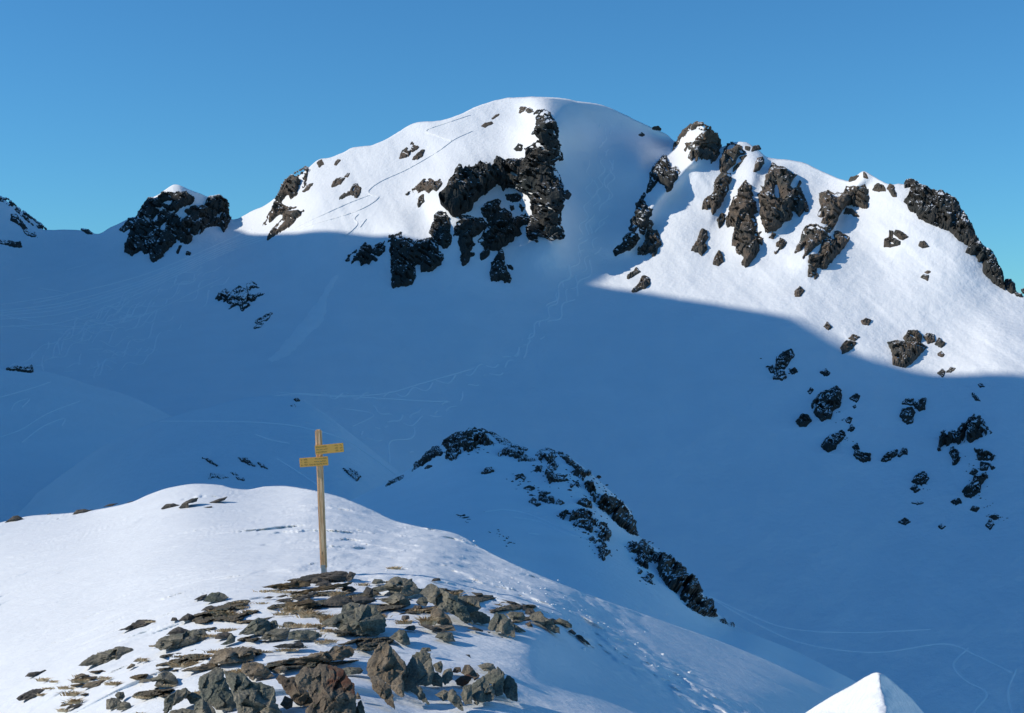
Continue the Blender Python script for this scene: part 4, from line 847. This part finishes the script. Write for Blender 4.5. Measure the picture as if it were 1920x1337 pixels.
boulder('brick-like slab lying left of the pointed boulder', f4, ['887,1193 898,1138 960,1117 1092,1122 1113,1150 1092,1183 980,1198'], M_near_rock, 'rock_slab')
boulder('little dark stones in the snow right of the big green boulder', f4, ['1518,603 1530,577 1592,577 1603,612 1560,633 1518,623', '1637,503 1658,472 1722,477 1743,512 1680,523', '1428,503 1470,487 1533,532 1490,523', '1605,545 1640,530 1665,545 1635,555'], M_slate)
boulder('tall pointed brown boulder right of the bottom centre', f3, ['267,872 288,790 338,718 400,617 460,597 522,658 602,738 673,830 663,922 620,953 560,993 510,1043 420,983 370,963 298,963', '298,957 380,962 450,1008 512,1058 533,1150 558,1293 478,1233 398,1152 328,1082', '508,1058 540,998 622,948 643,1010 653,1152 620,1173 558,1122'], M_brown_rock, thick=0.45)
boulder('grey leaning boulder right of the tall pointed one', f3, ['637,1003 637,938 698,830 738,748 790,707 860,687 923,718 933,800 963,900 933,1033 860,1053 780,1043 720,1103 658,1093', '717,1103 790,1048 833,1078 883,1160 918,1243 858,1223 788,1162', '827,683 848,652 922,652 938,692 860,698'], M_near_rock, thick=0.45)
boulder('low angular stones joined to the grey leaning boulder', f3, ['927,1023 958,918 1012,918 1063,1002 1052,1053 960,1053', '957,832 1000,807 1042,792 1058,850 1042,913 990,903', '1047,983 1078,888 1142,867 1168,930 1152,993 1080,1043'], M_near_rock)
boulder('dark sharp stones between the leaning boulder and the right-hand group', f3, ['1187,1003 1238,957 1332,937 1373,960 1312,1033 1270,1058 1208,1042', '1247,922 1288,837 1332,837 1393,898 1443,940 1392,993 1340,953', '1160,905 1180,860 1240,855 1250,900 1200,920'], M_red_rock)
boulder('right-hand group of grey boulders in the shaded snow', f3, ['1357,1053 1418,988 1480,957 1563,1048 1603,1140 1583,1193 1490,1223 1398,1213 1347,1152', '1477,962 1558,898 1640,862 1703,928 1693,1012 1683,1133 1610,1153 1568,1042', '1687,1113 1693,1008 1740,942 1803,983 1838,1070 1833,1213 1758,1193', '1247,1153 1278,1058 1352,1037 1363,1150 1363,1233 1298,1243 1262,1202'], M_near_rock, thick=0.5)
boulder('flat grey rock perched behind the right-hand boulder group', f3, ['1427,843 1500,812 1582,822 1613,870 1560,908 1488,893'], M_near_rock)
boulder('pair of pointed grey stones in front of the right-hand group', f3, ['972,1143 1070,1097 1112,1108 1112,1193 1060,1208', '1107,1193 1118,1108 1170,1087 1213,1150 1253,1190 1268,1313 1208,1283 1138,1222', '1377,1233 1410,1207 1443,1230 1420,1258'], M_near_rock)
boulder('long rugged grey rock rising towards the shaded slope', f5, ['47,343 108,288 160,252 222,278 312,328 423,378 443,430 523,498 583,663 490,643 420,573 280,533 220,483 150,443 108,392', '0,443 28,398 90,387 133,430 102,483 38,472', '437,388 590,397 663,438 683,500 643,530 703,548 773,600 773,652 680,663 600,643 538,573 468,502'], M_near_rock, thick=0.4)
boulder('tan boulder with a blond grass tuft at its side', f5, ['137,603 168,528 200,497 262,518 333,578 373,650 383,692 250,673 188,652', '187,683 383,682 413,738 330,743 218,733'], M_brown_rock)
boulder('stepped grey stone at the lower end of the tan boulder', f5, ['202,808 238,757 372,757 408,853 310,843'], M_near_rock)
boulder('thin dark ledge left of the tan boulder', f5, ['37,683 100,672 242,703 333,743 208,753 108,713'], M_slate, 'rock_ledge')
boulder('jagged grey boulder with a raised back in the right rocks', f5, ['747,713 798,618 838,557 922,567 993,638 1023,720 1028,798 950,783 848,748', '937,563 1010,537 1112,547 1138,600 1102,643 1040,643 978,603', '998,663 1060,687 1148,748 1090,748 1008,718'], M_near_rock)
boulder('two dark stones on the crest edge right of the jagged boulder', f5, ['997,493 1060,462 1143,488 1143,523 1040,518', '1137,553 1158,507 1222,507 1248,550 1200,578'], M_slate)
boulder('sloping wedge boulder at the right end of the rock garden', f5, ['1192,613 1218,557 1312,542 1353,598 1433,648 1483,700 1493,763 1430,753 1348,703 1248,653'], M_near_rock)
boulder('small reddish stone below the sloping wedge boulder', f5, ['1137,668 1190,642 1223,708 1168,693'], M_red_rock)
boulder('lichen-spotted flat stone beyond the sloping wedge', f5, ['1457,632 1500,609 1582,638 1623,680 1618,713 1538,692'], M_near_rock)
boulder('last thin rock spine running out into the shaded snow', f5, ['1587,747 1620,722 1673,765 1650,783', '1662,782 1710,782 1762,828 1833,898 1780,873 1718,832'], M_slate)
boulder('dark flat stones on the crest near the blond grass', f5, ['577,338 690,347 708,393 640,383', '887,408 1030,437 1103,473 1000,453', '757,522 833,507 812,553', '160,223 183,192 242,187 258,217'], M_slate)
boulder('small chips in the shaded snow below the long rugged rock', f5, ['537,712 600,697 703,737 690,748 600,733', '517,988 560,987 573,1023', '740,745 785,752 760,765', '870,800 905,800 910,815'], M_slate)

# ------------------------------------------------------------------ signpost
def wood_mat():
    m, n, l, b = new_mat('larch_wood')
    b.inputs['Roughness'].default_value = 0.75
    tcd = n.new('ShaderNodeTexCoord')
    mp = n.new('ShaderNodeMapping'); mp.inputs['Scale'].default_value = (26, 26, 1.6); l.new(tcd.outputs['Object'], mp.inputs['Vector'])
    t = n.new('ShaderNodeTexNoise'); t.inputs['Scale'].default_value = 1.6; t.inputs['Detail'].default_value = 6; t.inputs['Distortion'].default_value = 0.8
    l.new(mp.outputs[0], t.inputs['Vector'])
    r = n.new('ShaderNodeValToRGB'); r.color_ramp.elements[0].position = 0.36; r.color_ramp.elements[0].color = (0.56, 0.30, 0.125, 1)
    r.color_ramp.elements[1].position = 0.64; r.color_ramp.elements[1].color = (0.90, 0.62, 0.36, 1)
    l.new(t.outputs['Fac'], r.inputs['Fac'])
    mp2 = n.new('ShaderNodeMapping'); mp2.inputs['Scale'].default_value = (9, 9, 3.2); l.new(tcd.outputs['Object'], mp2.inputs['Vector'])
    v = n.new('ShaderNodeTexVoronoi'); v.inputs['Scale'].default_value = 1.0; l.new(mp2.outputs[0], v.inputs['Vector'])
    kr = n.new('ShaderNodeMapRange'); kr.inputs[1].default_value = 0.06; kr.inputs[2].default_value = 0.14; l.new(v.outputs['Distance'], kr.inputs[0])
    k = n.new('ShaderNodeMix'); k.data_type = 'RGBA'; k.inputs[6].default_value = (0.07, 0.035, 0.02, 1)
    l.new(kr.outputs[0], k.inputs['Factor']); l.new(r.outputs[0], k.inputs[7]); l.new(k.outputs[2], b.inputs['Base Color'])
    bp = n.new('ShaderNodeBump'); bp.inputs['Distance'].default_value = 0.004; l.new(t.outputs['Fac'], bp.inputs['Height']); l.new(bp.outputs[0], b.inputs['Normal'])
    return m

def paint_mat(name, c, rough=0.45, metal=0.0, var=0.08, scale=14):
    m, n, l, b = new_mat(name)
    b.inputs['Roughness'].default_value = rough; b.inputs['Metallic'].default_value = metal
    tcd = n.new('ShaderNodeTexCoord'); t = n.new('ShaderNodeTexNoise'); t.inputs['Scale'].default_value = scale; t.inputs['Detail'].default_value = 5
    l.new(tcd.outputs['Object'], t.inputs['Vector'])
    k = n.new('ShaderNodeMix'); k.data_type = 'RGBA'
    k.inputs[6].default_value = (*[x * (1 - var) for x in c], 1); k.inputs[7].default_value = (*[min(1, x * (1 + var)) for x in c], 1)
    l.new(t.outputs['Fac'], k.inputs['Factor']); l.new(k.outputs[2], b.inputs['Base Color'])
    return m

M_wood = wood_mat()
M_yellow = paint_mat('yellow_sign', (0.88, 0.46, 0.085))
M_ink = paint_mat('sign_lettering', (0.20, 0.13, 0.03))
M_zinc = paint_mat('galvanised_steel', (0.50, 0.52, 0.53), 0.4, 0.7)

def boxm(name, c, s, mat, parent, bev=0.0, rot=(0, 0, 0)):
    import bmesh
    bm = bmesh.new(); bmesh.ops.create_cube(bm, size=1.0)
    for v in bm.verts: v.co = Vector((v.co.x * s[0], v.co.y * s[1], v.co.z * s[2]))
    if bev: bmesh.ops.bevel(bm, geom=list(bm.edges), offset=bev, segments=2, affect='EDGES')
    me = bpy.data.meshes.new(name); bm.to_mesh(me); bm.free()
    me.materials.append(mat)
    o = bpy.data.objects.new(name, me); col.objects.link(o); o.parent = parent
    o.location = c; o.rotation_euler = rot
    return o

RP = float(S_A.r(np.array([608.0]), np.array([1078.0]))[0]) - 0.15
mp = RP / F
base = unproj(608, 1082, RP)
top = unproj(597, 805, RP)
hp = (top[2] - base[2])
sp = bpy.data.objects.new('signpost', None); col.objects.link(sp)
sp.location = base
sp.rotation_euler = (0, math.atan2(top[0] - base[0], hp), 0)
tag(sp, 'wooden signpost with two yellow direction boards standing on the slate plates', 'signpost')
PW = 10.6 * mp
yaw = math.radians(-3)
boxm('post', (0, 0, hp / 2 + 0.07), (PW * 1.12, PW * 1.1, hp - 0.14), M_wood, sp, 0.020, (0, 0, yaw))
shoe = boxm('metal_shoe', (0, 0, 0.06), (PW * 0.62, 0.008, 0.30), M_zinc, sp, 0.001, (0, 0, yaw))
for s_ in (-1, 1):
    off = Vector((0, s_ * (PW / 2 + 0.004), 0)); off.rotate(Vector((0, 0, 1)).rotation_difference(Vector((0, 0, 1))))
    q = boxm('bracket_plate', (-math.sin(yaw) * s_ * (PW / 2 + 0.004), math.cos(yaw) * s_ * (PW / 2 + 0.004), 0.10), (PW * 0.8, 0.006, 0.22), M_zinc, sp, 0.001, (0, 0, yaw))
    for zz in (0.15, 0.19):
        boxm('bolt', (PW * 0.2 * (1 if zz > 0.16 else -1), s_ * 0.005, zz - 0.10), (0.014, 0.010, 0.014), M_zinc, q, 0.003)

def board(cu, cv, roll, cols, lab):
    """a yellow direction board: three lines of small print at either end"""
    dz = (1082 - cv) * mp; dx = (cu - (608 - (1082 - cv) * 11.0 / 277)) * mp
    w, h = 53.5 * mp, 17.0 * mp
    o = boxm('direction_board', (dx, -PW * 0.80, dz), (w, 0.024, h), M_yellow, sp, 0.004, (0, roll, 0))
    o['label'] = lab
    # the lettering: short strokes standing 1 mm proud of the board, one mesh for each line
    for li, spans in enumerate(cols):
        V, Fc = [], []
        zc_ = h * (0.30 - 0.29 * li)
        for (a, b_) in spans:
            x = -w / 2 + a * w; xe = -w / 2 + b_ * w
            while x < xe:
                lw = h * random.uniform(0.05, 0.085); lh = h * random.choice((0.12, 0.12, 0.16))
                for (x0, x1, z0, z1) in ((x, x + lw * 0.4, 0, lh), (x, x + lw, random.choice((0, lh * 0.45, lh * 0.75)), None)):
                    z1 = z1 if z1 is not None else z0 + lh * 0.3
                    i = len(V); V += [(x0, -0.0132, zc_ + z0 - lh / 2), (x1, -0.0132, zc_ + z0 - lh / 2), (x1, -0.0132, zc_ + z1 - lh / 2), (x0, -0.0132, zc_ + z1 - lh / 2)]
                    Fc.append((i, i + 1, i + 2, i + 3))
                x += lw * 1.35
                if random.random() < 0.16: x += lw * 0.8
        mesh_obj('lettering', V, Fc, M_ink, o, False)['kind'] = 'stuff'
    for bx in (-0.05, 0.05):
        boxm('screw', ((608 - 11.0 * (1082 - cv) / 277 - cu) * mp + bx * 0.4, -0.0135, 0), (0.008, 0.004, 0.008), M_zinc, o, 0.001)
    return o
board(618.7, 841.5, math.radians(-3.2), [[(0.04, 0.40), (0.70, 0.80), (0.88, 0.95)], [(0.04, 0.43), (0.70, 0.80), (0.88, 0.95)], [(0.04, 0.42), (0.72, 0.80), (0.89, 0.95)]], 'upper yellow board pointing right')
board(589.8, 864.7, math.radians(-1.7), [[(0.05, 0.09), (0.16, 0.27), (0.55, 0.94)], [(0.05, 0.09), (0.17, 0.27), (0.51, 0.94)], [(0.05, 0.09), (0.17, 0.27), (0.34, 0.94)]], 'lower yellow board pointing left')

# ------------------------------------------------------------------ dry grass
def grass_mat():
    m, n, l, b = new_mat('dry_grass')
    b.inputs['Roughness'].default_value = 0.8
    geo = n.new('ShaderNodeNewGeometry'); t = n.new('ShaderNodeTexNoise'); t.inputs['Scale'].default_value = 9; t.inputs['Detail'].default_value = 4
    l.new(geo.outputs['Position'], t.inputs['Vector'])
    r = n.new('ShaderNodeValToRGB'); r.color_ramp.elements[0].position = 0.38; r.color_ramp.elements[0].color = (0.40, 0.28, 0.15, 1)
    r.color_ramp.elements[1].position = 0.62; r.color_ramp.elements[1].color = (0.72, 0.57, 0.36, 1)
    l.new(t.outputs['Fac'], r.inputs['Fac']); l.new(r.outputs[0], b.inputs['Base Color'])
    return m
M_grass = grass_mat()
gr = np.random.default_rng(77)
def blades(u, v, w_px, h_px, n):
    """a clump of bent dead blades; u, v is the foot of the clump"""
    r = float(S_A.r(np.array([float(u)]), np.array([float(v)]))[0]) - 0.42
    m = r / F
    P0 = unproj(u, v, r)
    V, Fc = [], []
    for _ in range(n):
        a = gr.normal() * w_px * m * 0.28; dpt = gr.uniform(-0.5, 0.2) * w_px * m * 0.5
        b0 = P0 + np.array([a, dpt * 0.6, -0.06])
        L = h_px * m * gr.uniform(0.9, 1.9)
        out = np.array([a / (w_px * m * 0.3 + 1e-6) * 0.7 + gr.normal() * 0.4 + 0.25, gr.normal() * 0.5 - 0.3, 0.0])
        wd = gr.uniform(0.005, 0.010)
        pts = []
        for t in (0, 0.4, 0.75, 1.0):
            pts.append(b0 + np.array([0, 0, 1.0]) * L * (t - 0.45 * t * t) + out * L * 0.75 * t * t)
        side = np.array([1.0, gr.normal() * 0.4, 0]); side /= np.linalg.norm(side)
        i = len(V)
        for p, k in zip(pts, (1, 0.85, 0.55, 0.1)):
            V.append(p - side * wd * k); V.append(p + side * wd * k)
        for q in range(3): Fc.append((i + 2 * q, i + 2 * q + 1, i + 2 * q + 3, i + 2 * q + 2))
    return V, Fc
def tuft(label, u, v, w, h, n=150):
    V, Fc = blades(u, v, w, h, n)
    return tag(mesh_obj('grass_tuft', V, Fc, M_grass, None, False), label, 'grass')
tuft('blond grass tuft crowning the long dark slab on the left', 207, 1222, 22, 10)
tuft('round blond grass tuft low on the open snow at the left', 140, 1311, 17, 11)
tuft('blond grass tuft leaning on the tan boulder', 800, 1164, 18, 18, 170)
tuft('upright blond grass tuft on top of the long rugged rock', 847, 1114, 18, 13)
tuft('flat grass tuft alone on the snow behind the rocks', 740, 1061, 20, 6, 90)
tuft('tawny grass tuft hanging left of the big dark green boulder', 620, 1160, 26, 18, 220)
tuft('small bright grass tuft on the face of the big dark green boulder', 646, 1160, 20, 8)
tuft('tawny grass clump at the lower end of the slate strips', 578, 1150, 28, 15, 200)
tuft('blond grass clump draped over the jointed grey block', 578, 1186, 34, 10, 200)
tuft('grass tuft beside the half-dome boulder on its right', 450, 1128, 26, 9, 150)
tuft('brown grass tuft sitting in the snow right of the big green boulder', 759, 1162, 20, 9, 120)
tuft('yellow grass tuft wedged at the left of the biggest boulder', 364, 1296, 22, 11, 150)
GV, GF = [], []
for (u, v, w, h, n) in [(268, 1232, 14, 8, 60), (152, 1272, 22, 8, 110), (138, 1296, 30, 9, 150), (122, 1284, 22, 7, 80), (195, 1266, 22, 7, 90), (214, 1276, 24, 8, 110), (118, 1326, 14, 8, 70), (90, 1284, 26, 4, 60), (80, 1270, 16, 8, 80), (100, 1272, 12, 5, 40),
                        (78, 1297, 12, 6, 50), (404, 1142, 18, 7, 80), (428, 1146, 26, 9, 130), (440, 1150, 18, 8, 90), (464, 1142, 16, 8, 70), (452, 1133, 18, 6, 60), (400, 1186, 40, 6, 110), (430, 1176, 50, 7, 140), (380, 1186, 30, 6, 80), (340, 1224, 30, 5, 70), (385, 1226, 40, 9, 140), (410, 1216, 34, 8, 110),
                        (450, 1210, 34, 8, 90), (345, 1242, 40, 9, 140), (365, 1238, 30, 8, 90), (330, 1236, 22, 6, 60), (440, 1254, 34, 9, 110), (455, 1250, 24, 7, 70), (560, 1168, 60, 8, 150), (590, 1168, 36, 8, 110), (620, 1176, 40, 6, 80), (615, 1196, 28, 7, 90), (605, 1198, 22, 6, 60), (634, 1112, 22, 12, 130), (668, 1118, 18, 9, 90), (690, 1115, 16, 9, 70),
                        (545, 1141, 28, 13, 140), (528, 1146, 20, 7, 80), (505, 1103, 40, 5, 90), (535, 1104, 50, 5, 100), (575, 1108, 60, 5, 110), (610, 1106, 60, 5, 110), (640, 1098, 40, 4, 60), (560, 1112, 40, 5, 70), (682, 1091, 18, 6, 60), (725, 1086, 18, 4, 40), (793, 1103, 24, 8, 90),
                        (782, 1142, 16, 8, 70), (816, 1138, 8, 9, 40), (933, 1130, 16, 6, 50), (937, 1136, 8, 6, 30), (262, 1330, 18, 5, 50), (270, 1300, 26, 6, 80), (310, 1278, 26, 5, 60), (495, 1215, 22, 5, 60), (540, 1212, 30, 6, 80), (560, 1206, 24, 6, 70), (640, 1215, 40, 4, 70), (660, 1210, 30, 4, 50), (492, 1125, 20, 4, 40), (455, 1160, 20, 4, 40), (285, 1160, 18, 4, 40), (150, 1262, 18, 7, 60), (286, 1205, 12, 4, 30), (700, 1140, 26, 8, 80), (715, 1150, 18, 8, 70)]:
    V, Fc = blades(u, v, w, h, n); k = len(GV)
    GV += V; GF += [tuple(i + k for i in f) for f in Fc]
o = mesh_obj('dry_grass', GV, GF, M_grass, None, False); o['kind'] = 'stuff'
tag(o, 'dead straw-coloured grass growing between the foreground rocks', 'grass')

# ------------------------------------------------------------------ snow debris on the crown
V, Fc = [], []
ico = [(0, 0, 1), (.894, 0, .447), (.276, .851, .447), (-.724, .526, .447), (-.724, -.526, .447), (.276, -.851, .447), (.724, .526, -.447), (-.276, .851, -.447), (-.894, 0, -.447), (-.276, -.851, -.447), (.724, -.526, -.447), (0, 0, -1)]
icf = [(0, 1, 2), (0, 2, 3), (0, 3, 4), (0, 4, 5), (0, 5, 1), (1, 6, 2), (2, 7, 3), (3, 8, 4), (4, 9, 5), (5, 10, 1), (6, 7, 2), (7, 8, 3), (8, 9, 4), (9, 10, 5), (10, 6, 1), (11, 7, 6), (11, 8, 7), (11, 9, 8), (11, 10, 9), (11, 6, 10)]
for _ in range(110):
    t = gr.random()
    if t < 0.65: u = gr.normal(1030, 70); v = 1090 + (u - 900) * 0.33 + gr.normal() * 22 + 12
    elif t < 0.95: u = gr.uniform(1080, 1320); v = 1145 + (u - 1080) * 0.62 + gr.normal() * 16
    else: u = gr.uniform(620, 900); v = gr.uniform(985, 1075)
    r = float(S_A.r(np.array([u]), np.array([v]))[0]); p = unproj(u, v, r)
    s = gr.uniform(0.008, 0.026) * (1.8 if gr.random() < 0.08 else 1)
    i = len(V)
    for q in ico: V.append(p + np.array(q) * s * gr.uniform(0.7, 1.3, 3) * np.array([1.3, 1, 0.8]))
    Fc += [tuple(i + k for k in f) for f in icf]
o = mesh_obj('snow_lumps', V, Fc, M_near, None, True); o['kind'] = 'stuff'
tag(o, 'loose snow lumps scattered over the trampled snow crown', 'snow')

# ------------------------------------------------------------------ tracks pressed into the snow
def catmull(p, n):
    p = np.array(p, float); q = np.vstack([2 * p[0] - p[1], p, 2 * p[-1] - p[-2]]); out = []
    for i in range(1, len(q) - 2):
        t = np.linspace(0, 1, n, endpoint=False)[:, None]
        a, b, c, d = q[i - 1], q[i], q[i + 1], q[i + 2]
        out.append(0.5 * ((2 * b) + (-a + c) * t + (2 * a - 5 * b + 4 * c - d) * t ** 2 + (-a + 3 * b - 3 * c + d) * t ** 3))
    out.append(p[-1:]); return np.concatenate(out)
def track(surf, pts, width, lift, name='ski_track', parent=None, mat=None, wig=None, groove=False):
    c = catmull(pts, 12)
    d = np.r_[0, np.cumsum(np.hypot(*np.diff(c, axis=0).T))]
    s = np.arange(0, d[-1], 1.6); c = np.stack([np.interp(s, d, c[:, 0]), np.interp(s, d, c[:, 1])], -1)
    if wig:
        amp, wl, ph = wig
        tg = np.gradient(c, axis=0); tg /= np.linalg.norm(tg, axis=1, keepdims=True)
        ww = amp * np.sin(2 * np.pi * s / wl + ph + 0.8 * fbm(s / 70, s * 0, seed=int(ph * 100) + 3, oct=2)) * smooth(0, 30, s)
        c = c + np.c_[-tg[:, 1], tg[:, 0]] * ww[:, None]
    P = surf.p(c[:, 0], c[:, 1]); N = surf.n(c[:, 0], c[:, 1], 4.0)
    tg = np.gradient(P, axis=0); tg /= np.linalg.norm(tg, axis=1, keepdims=True) + 1e-9
    B = np.cross(N, tg); B /= np.linalg.norm(B, axis=1, keepdims=True) + 1e-9
    wv = width * (0.75 + 0.5 * np.abs(fbm(s / 9, s * 0, seed=len(c), oct=3)))
    prof = [(-1.2, -0.5), (-0.8, 1.0), (-0.35, 0.35), (0.35, 0.35), (0.8, 1.0), (1.2, -0.5)] if groove else [(-2.2, -0.6), (-1.0, 0.7), (0.0, 1.0), (1.0, 0.7), (2.2, -0.6)]
    rows = [P + B * (wv * a)[:, None] + N * (lift * h) for a, h in prof]
    A = np.stack(rows, 0)
    fc = grid_faces(*A.shape[:2])
    if wig:                                            # turns fade where the skis ran flat
        ok = fbm(s / 16.0, s * 0 + 3, seed=int(s[-1]) + 5, oct=2) > -0.16
        fc = fc[ok[(fc[:, 0] % A.shape[1])]]
    return mesh_obj(name, A.reshape(-1, 3), fc, mat or M_track, parent)
tk = dict(parent=mountain)
for i, (a, b_) in enumerate([(0, 0), (4, 2), (8, 5), (12, 10), (-7, -8), (16, 22)]):
    track(S_D, [(478 + a, 436 + a * 0.8), (415, 462 + a), (330, 500 + a * 1.1), (245, 533 + a * 1.1 + b_ * .3), (120, 567 + a * 0.9 + b_), (0, 583 + a * 0.5 + b_)], 0.30, 0.22, **tk)
for i, (p, w) in enumerate([([(400, 480), (300, 545), (200, 600), (110, 650)], (7, 62, 0.3)), ([(380, 500), (270, 590), (170, 660), (120, 700)], (9, 70, 1.9)), ([(420, 500), (320, 590), (230, 660), (170, 705)], (8, 58, 2.7)),
                            ([(430, 520), (340, 600), (260, 670), (200, 700)], (9, 66, 4.1)), ([(340, 520), (240, 590), (130, 640), (70, 690)], (10, 74, 5.0)), ([(250, 560), (160, 600), (90, 640), (60, 680)], (9, 52, 0.9)), ([(330, 560), (250, 620), (180, 680), (190, 720)], (8, 48, 3.3)), ([(210, 590), (120, 640), (80, 700)], (10, 56, 2.2))]):
    track(S_D, p, 0.28, 0.20, wig=w, **tk)
for p in [[(0, 590), (60, 602), (150, 612), (290, 585)], [(75, 540), (128, 552), (60, 570)], [(30, 525), (62, 519)], [(125, 506), (165, 495)], [(20, 610), (90, 618), (240, 602), (420, 520)]]:
    track(S_D, p, 0.24, 0.2, **tk)
for i in range(16):
    u_ = 430 - 300 * gr.random(); v_ = 470 + 60 * gr.random() + (430 - u_) * 0.35; L_ = gr.uniform(70, 190)
    track(S_D, [(u_, v_), (u_ - L_ * 0.5, v_ + L_ * 0.30), (u_ - L_, v_ + L_ * 0.62)], 0.24, 0.2, wig=(gr.uniform(3, 9), gr.uniform(40, 75), gr.uniform(0, 6)), **tk)
for i in range(7):
    u_ = gr.uniform(20, 200); v_ = gr.uniform(590, 690)
    track(S_D, [(u_, v_), (u_ + 50, v_ + gr.uniform(-8, 8)), (u_ + 110, v_ - gr.uniform(5, 25))], 0.24, 0.2, wig=(6, gr.uniform(40, 60), gr.uniform(0, 6)), **tk)
# gully ski turns
track(S_D, [(1125, 235), (1118, 330), (1105, 420), (1085, 475), (1045, 550), (1000, 620), (950, 672), (900, 690), (840, 712), (740, 740), (600, 742)], 0.32, 0.24, wig=(6, 44, 0.4), **tk)
track(S_D, [(1145, 245), (1140, 340), (1125, 420), (1116, 480), (1082, 545), (1030, 610), (970, 672), (920, 705), (885, 720), (860, 745), (830, 765)], 0.32, 0.24, wig=(7, 50, 2.1), **tk)
for p_, w_ in [([(1135, 240), (1128, 330), (1112, 410), (1092, 470), (1052, 545), (1010, 615), (962, 668)], (5, 30, 1.2)), ([(1105, 300), (1102, 380), (1085, 450)], (6, 34, 3.6)), ([(1150, 300), (1140, 380), (1118, 450), (1085, 520), (1050, 570)], (6, 36, 5.2))]:
    track(S_D, p_, 0.24, 0.2, wig=w_, **tk)
for p, w in [([(520, 735), (600, 742), (700, 746), (800, 752), (840, 752)], None), ([(500, 700 + 45), (560, 738), (640, 742), (720, 738), (800, 716), (890, 690)], None), ([(640, 765), (700, 777), (660, 800)], None),
             ([(860, 760), (780, 790), (700, 800), (680, 820)], (6, 60, 1.0)), ([(790, 765), (770, 800), (740, 840), (720, 860)], (14, 70, 0.0)), ([(820, 770), (790, 810), (770, 850)], (12, 56, 2.0)), ([(700, 760), (740, 790), (790, 780)], (9, 60, 1.0)), ([(760, 770), (720, 810), (690, 830)], (9, 50, 3.0))]:
    track(S_D, p, 0.28, 0.20, wig=w, **tk)
# lower right
for p in [[(1330, 1118), (1400, 1150), (1480, 1178), (1600, 1186), (1745, 1180)], [(1340, 1125), (1420, 1170), (1510, 1207), (1640, 1223), (1770, 1207), (1830, 1228), (1900, 1262)], [(1815, 1215), (1788, 1245), (1810, 1275), (1850, 1300), (1825, 1337), (1815, 1380)], [(1905, 1255), (1890, 1300), (1905, 1360)]]:
    track(S_D, p, 0.26, 0.2, **tk)
# skin track up the sunlit dome
for p in [[(882, 216), (840, 230), (800, 245), (820, 255), (847, 264)], [(886, 246), (852, 262), (820, 285), (765, 317), (715, 340), (692, 357), (695, 365), (710, 370), (690, 386), (652, 402), (590, 420), (550, 432)], [(693, 366), (652, 382), (590, 410), (547, 431)], [(672, 402), (665, 411), (670, 422), (647, 444)], [(687, 411), (675, 427)]]:
    track(S_D, p, 0.40, 0.34, 'skin_track', mat=M_far, groove=True, **tk)
# tracks on the knolls
for p in [[(0, 745), (60, 728), (95, 716)], [(0, 820), (40, 805), (90, 775), (150, 752)], [(20, 770), (30, 755), (55, 748), (40, 765)], [(40, 830), (80, 800), (120, 785), (115, 800)]]:
    track(S_E, p, 0.16, 0.14)['kind'] = 'structure'
for p in [[(300, 790), (400, 790), (480, 792), (560, 800), (640, 822), (700, 860), (740, 890)], [(520, 860), (560, 885), (600, 912)], [(480, 815), (510, 825), (545, 832)]]:
    track(S_C, p, 0.10, 0.12)['kind'] = 'structure'
for p in [[(908, 960), (945, 956), (985, 962), (1020, 975), (1060, 992), (1100, 1012)], [(965, 970), (1010, 978), (1060, 1000), (1090, 1008)], [(990, 1000), (1015, 1003)]]:
    track(S_B, p, 0.06, 0.05)['kind'] = 'structure'
# old wet-snow slide below the cliffs
def slide(poly, n=5):
    q = T((0, 480, 2.526), poly)
    u0, v0 = q.min(0) - 4; u1, v1 = q.max(0) + 4
    U, V = np.meshgrid(np.arange(u0, u1, 2.0), np.arange(v0, v1, 2.0))
    d = sdf(q, U, V) + 3 * fbm(U / 9, V / 9, seed=71, oct=3)
    h = 0.4 * smooth(-1, 12, d) + 0.35 * np.abs(fbm((U + 0.7 * V) / 4.0, (V - 0.7 * U) / 14.0, seed=72, oct=3)) * smooth(0, 8, d) - 0.15
    P = S_D.p(U, V) + S_D.n(U, V, 8.0) * h[..., None]
    f = grid_faces(*U.shape); f = f[(d.ravel()[f] > -1).all(1)]
    return mesh_obj('snow_slide', P.reshape(-1, 3), f, M_slide, mountain)
slide('1640,50 1565,95 1505,200 1400,330 1310,440 1243,495 1290,512 1380,472 1500,352 1545,300 1560,200')
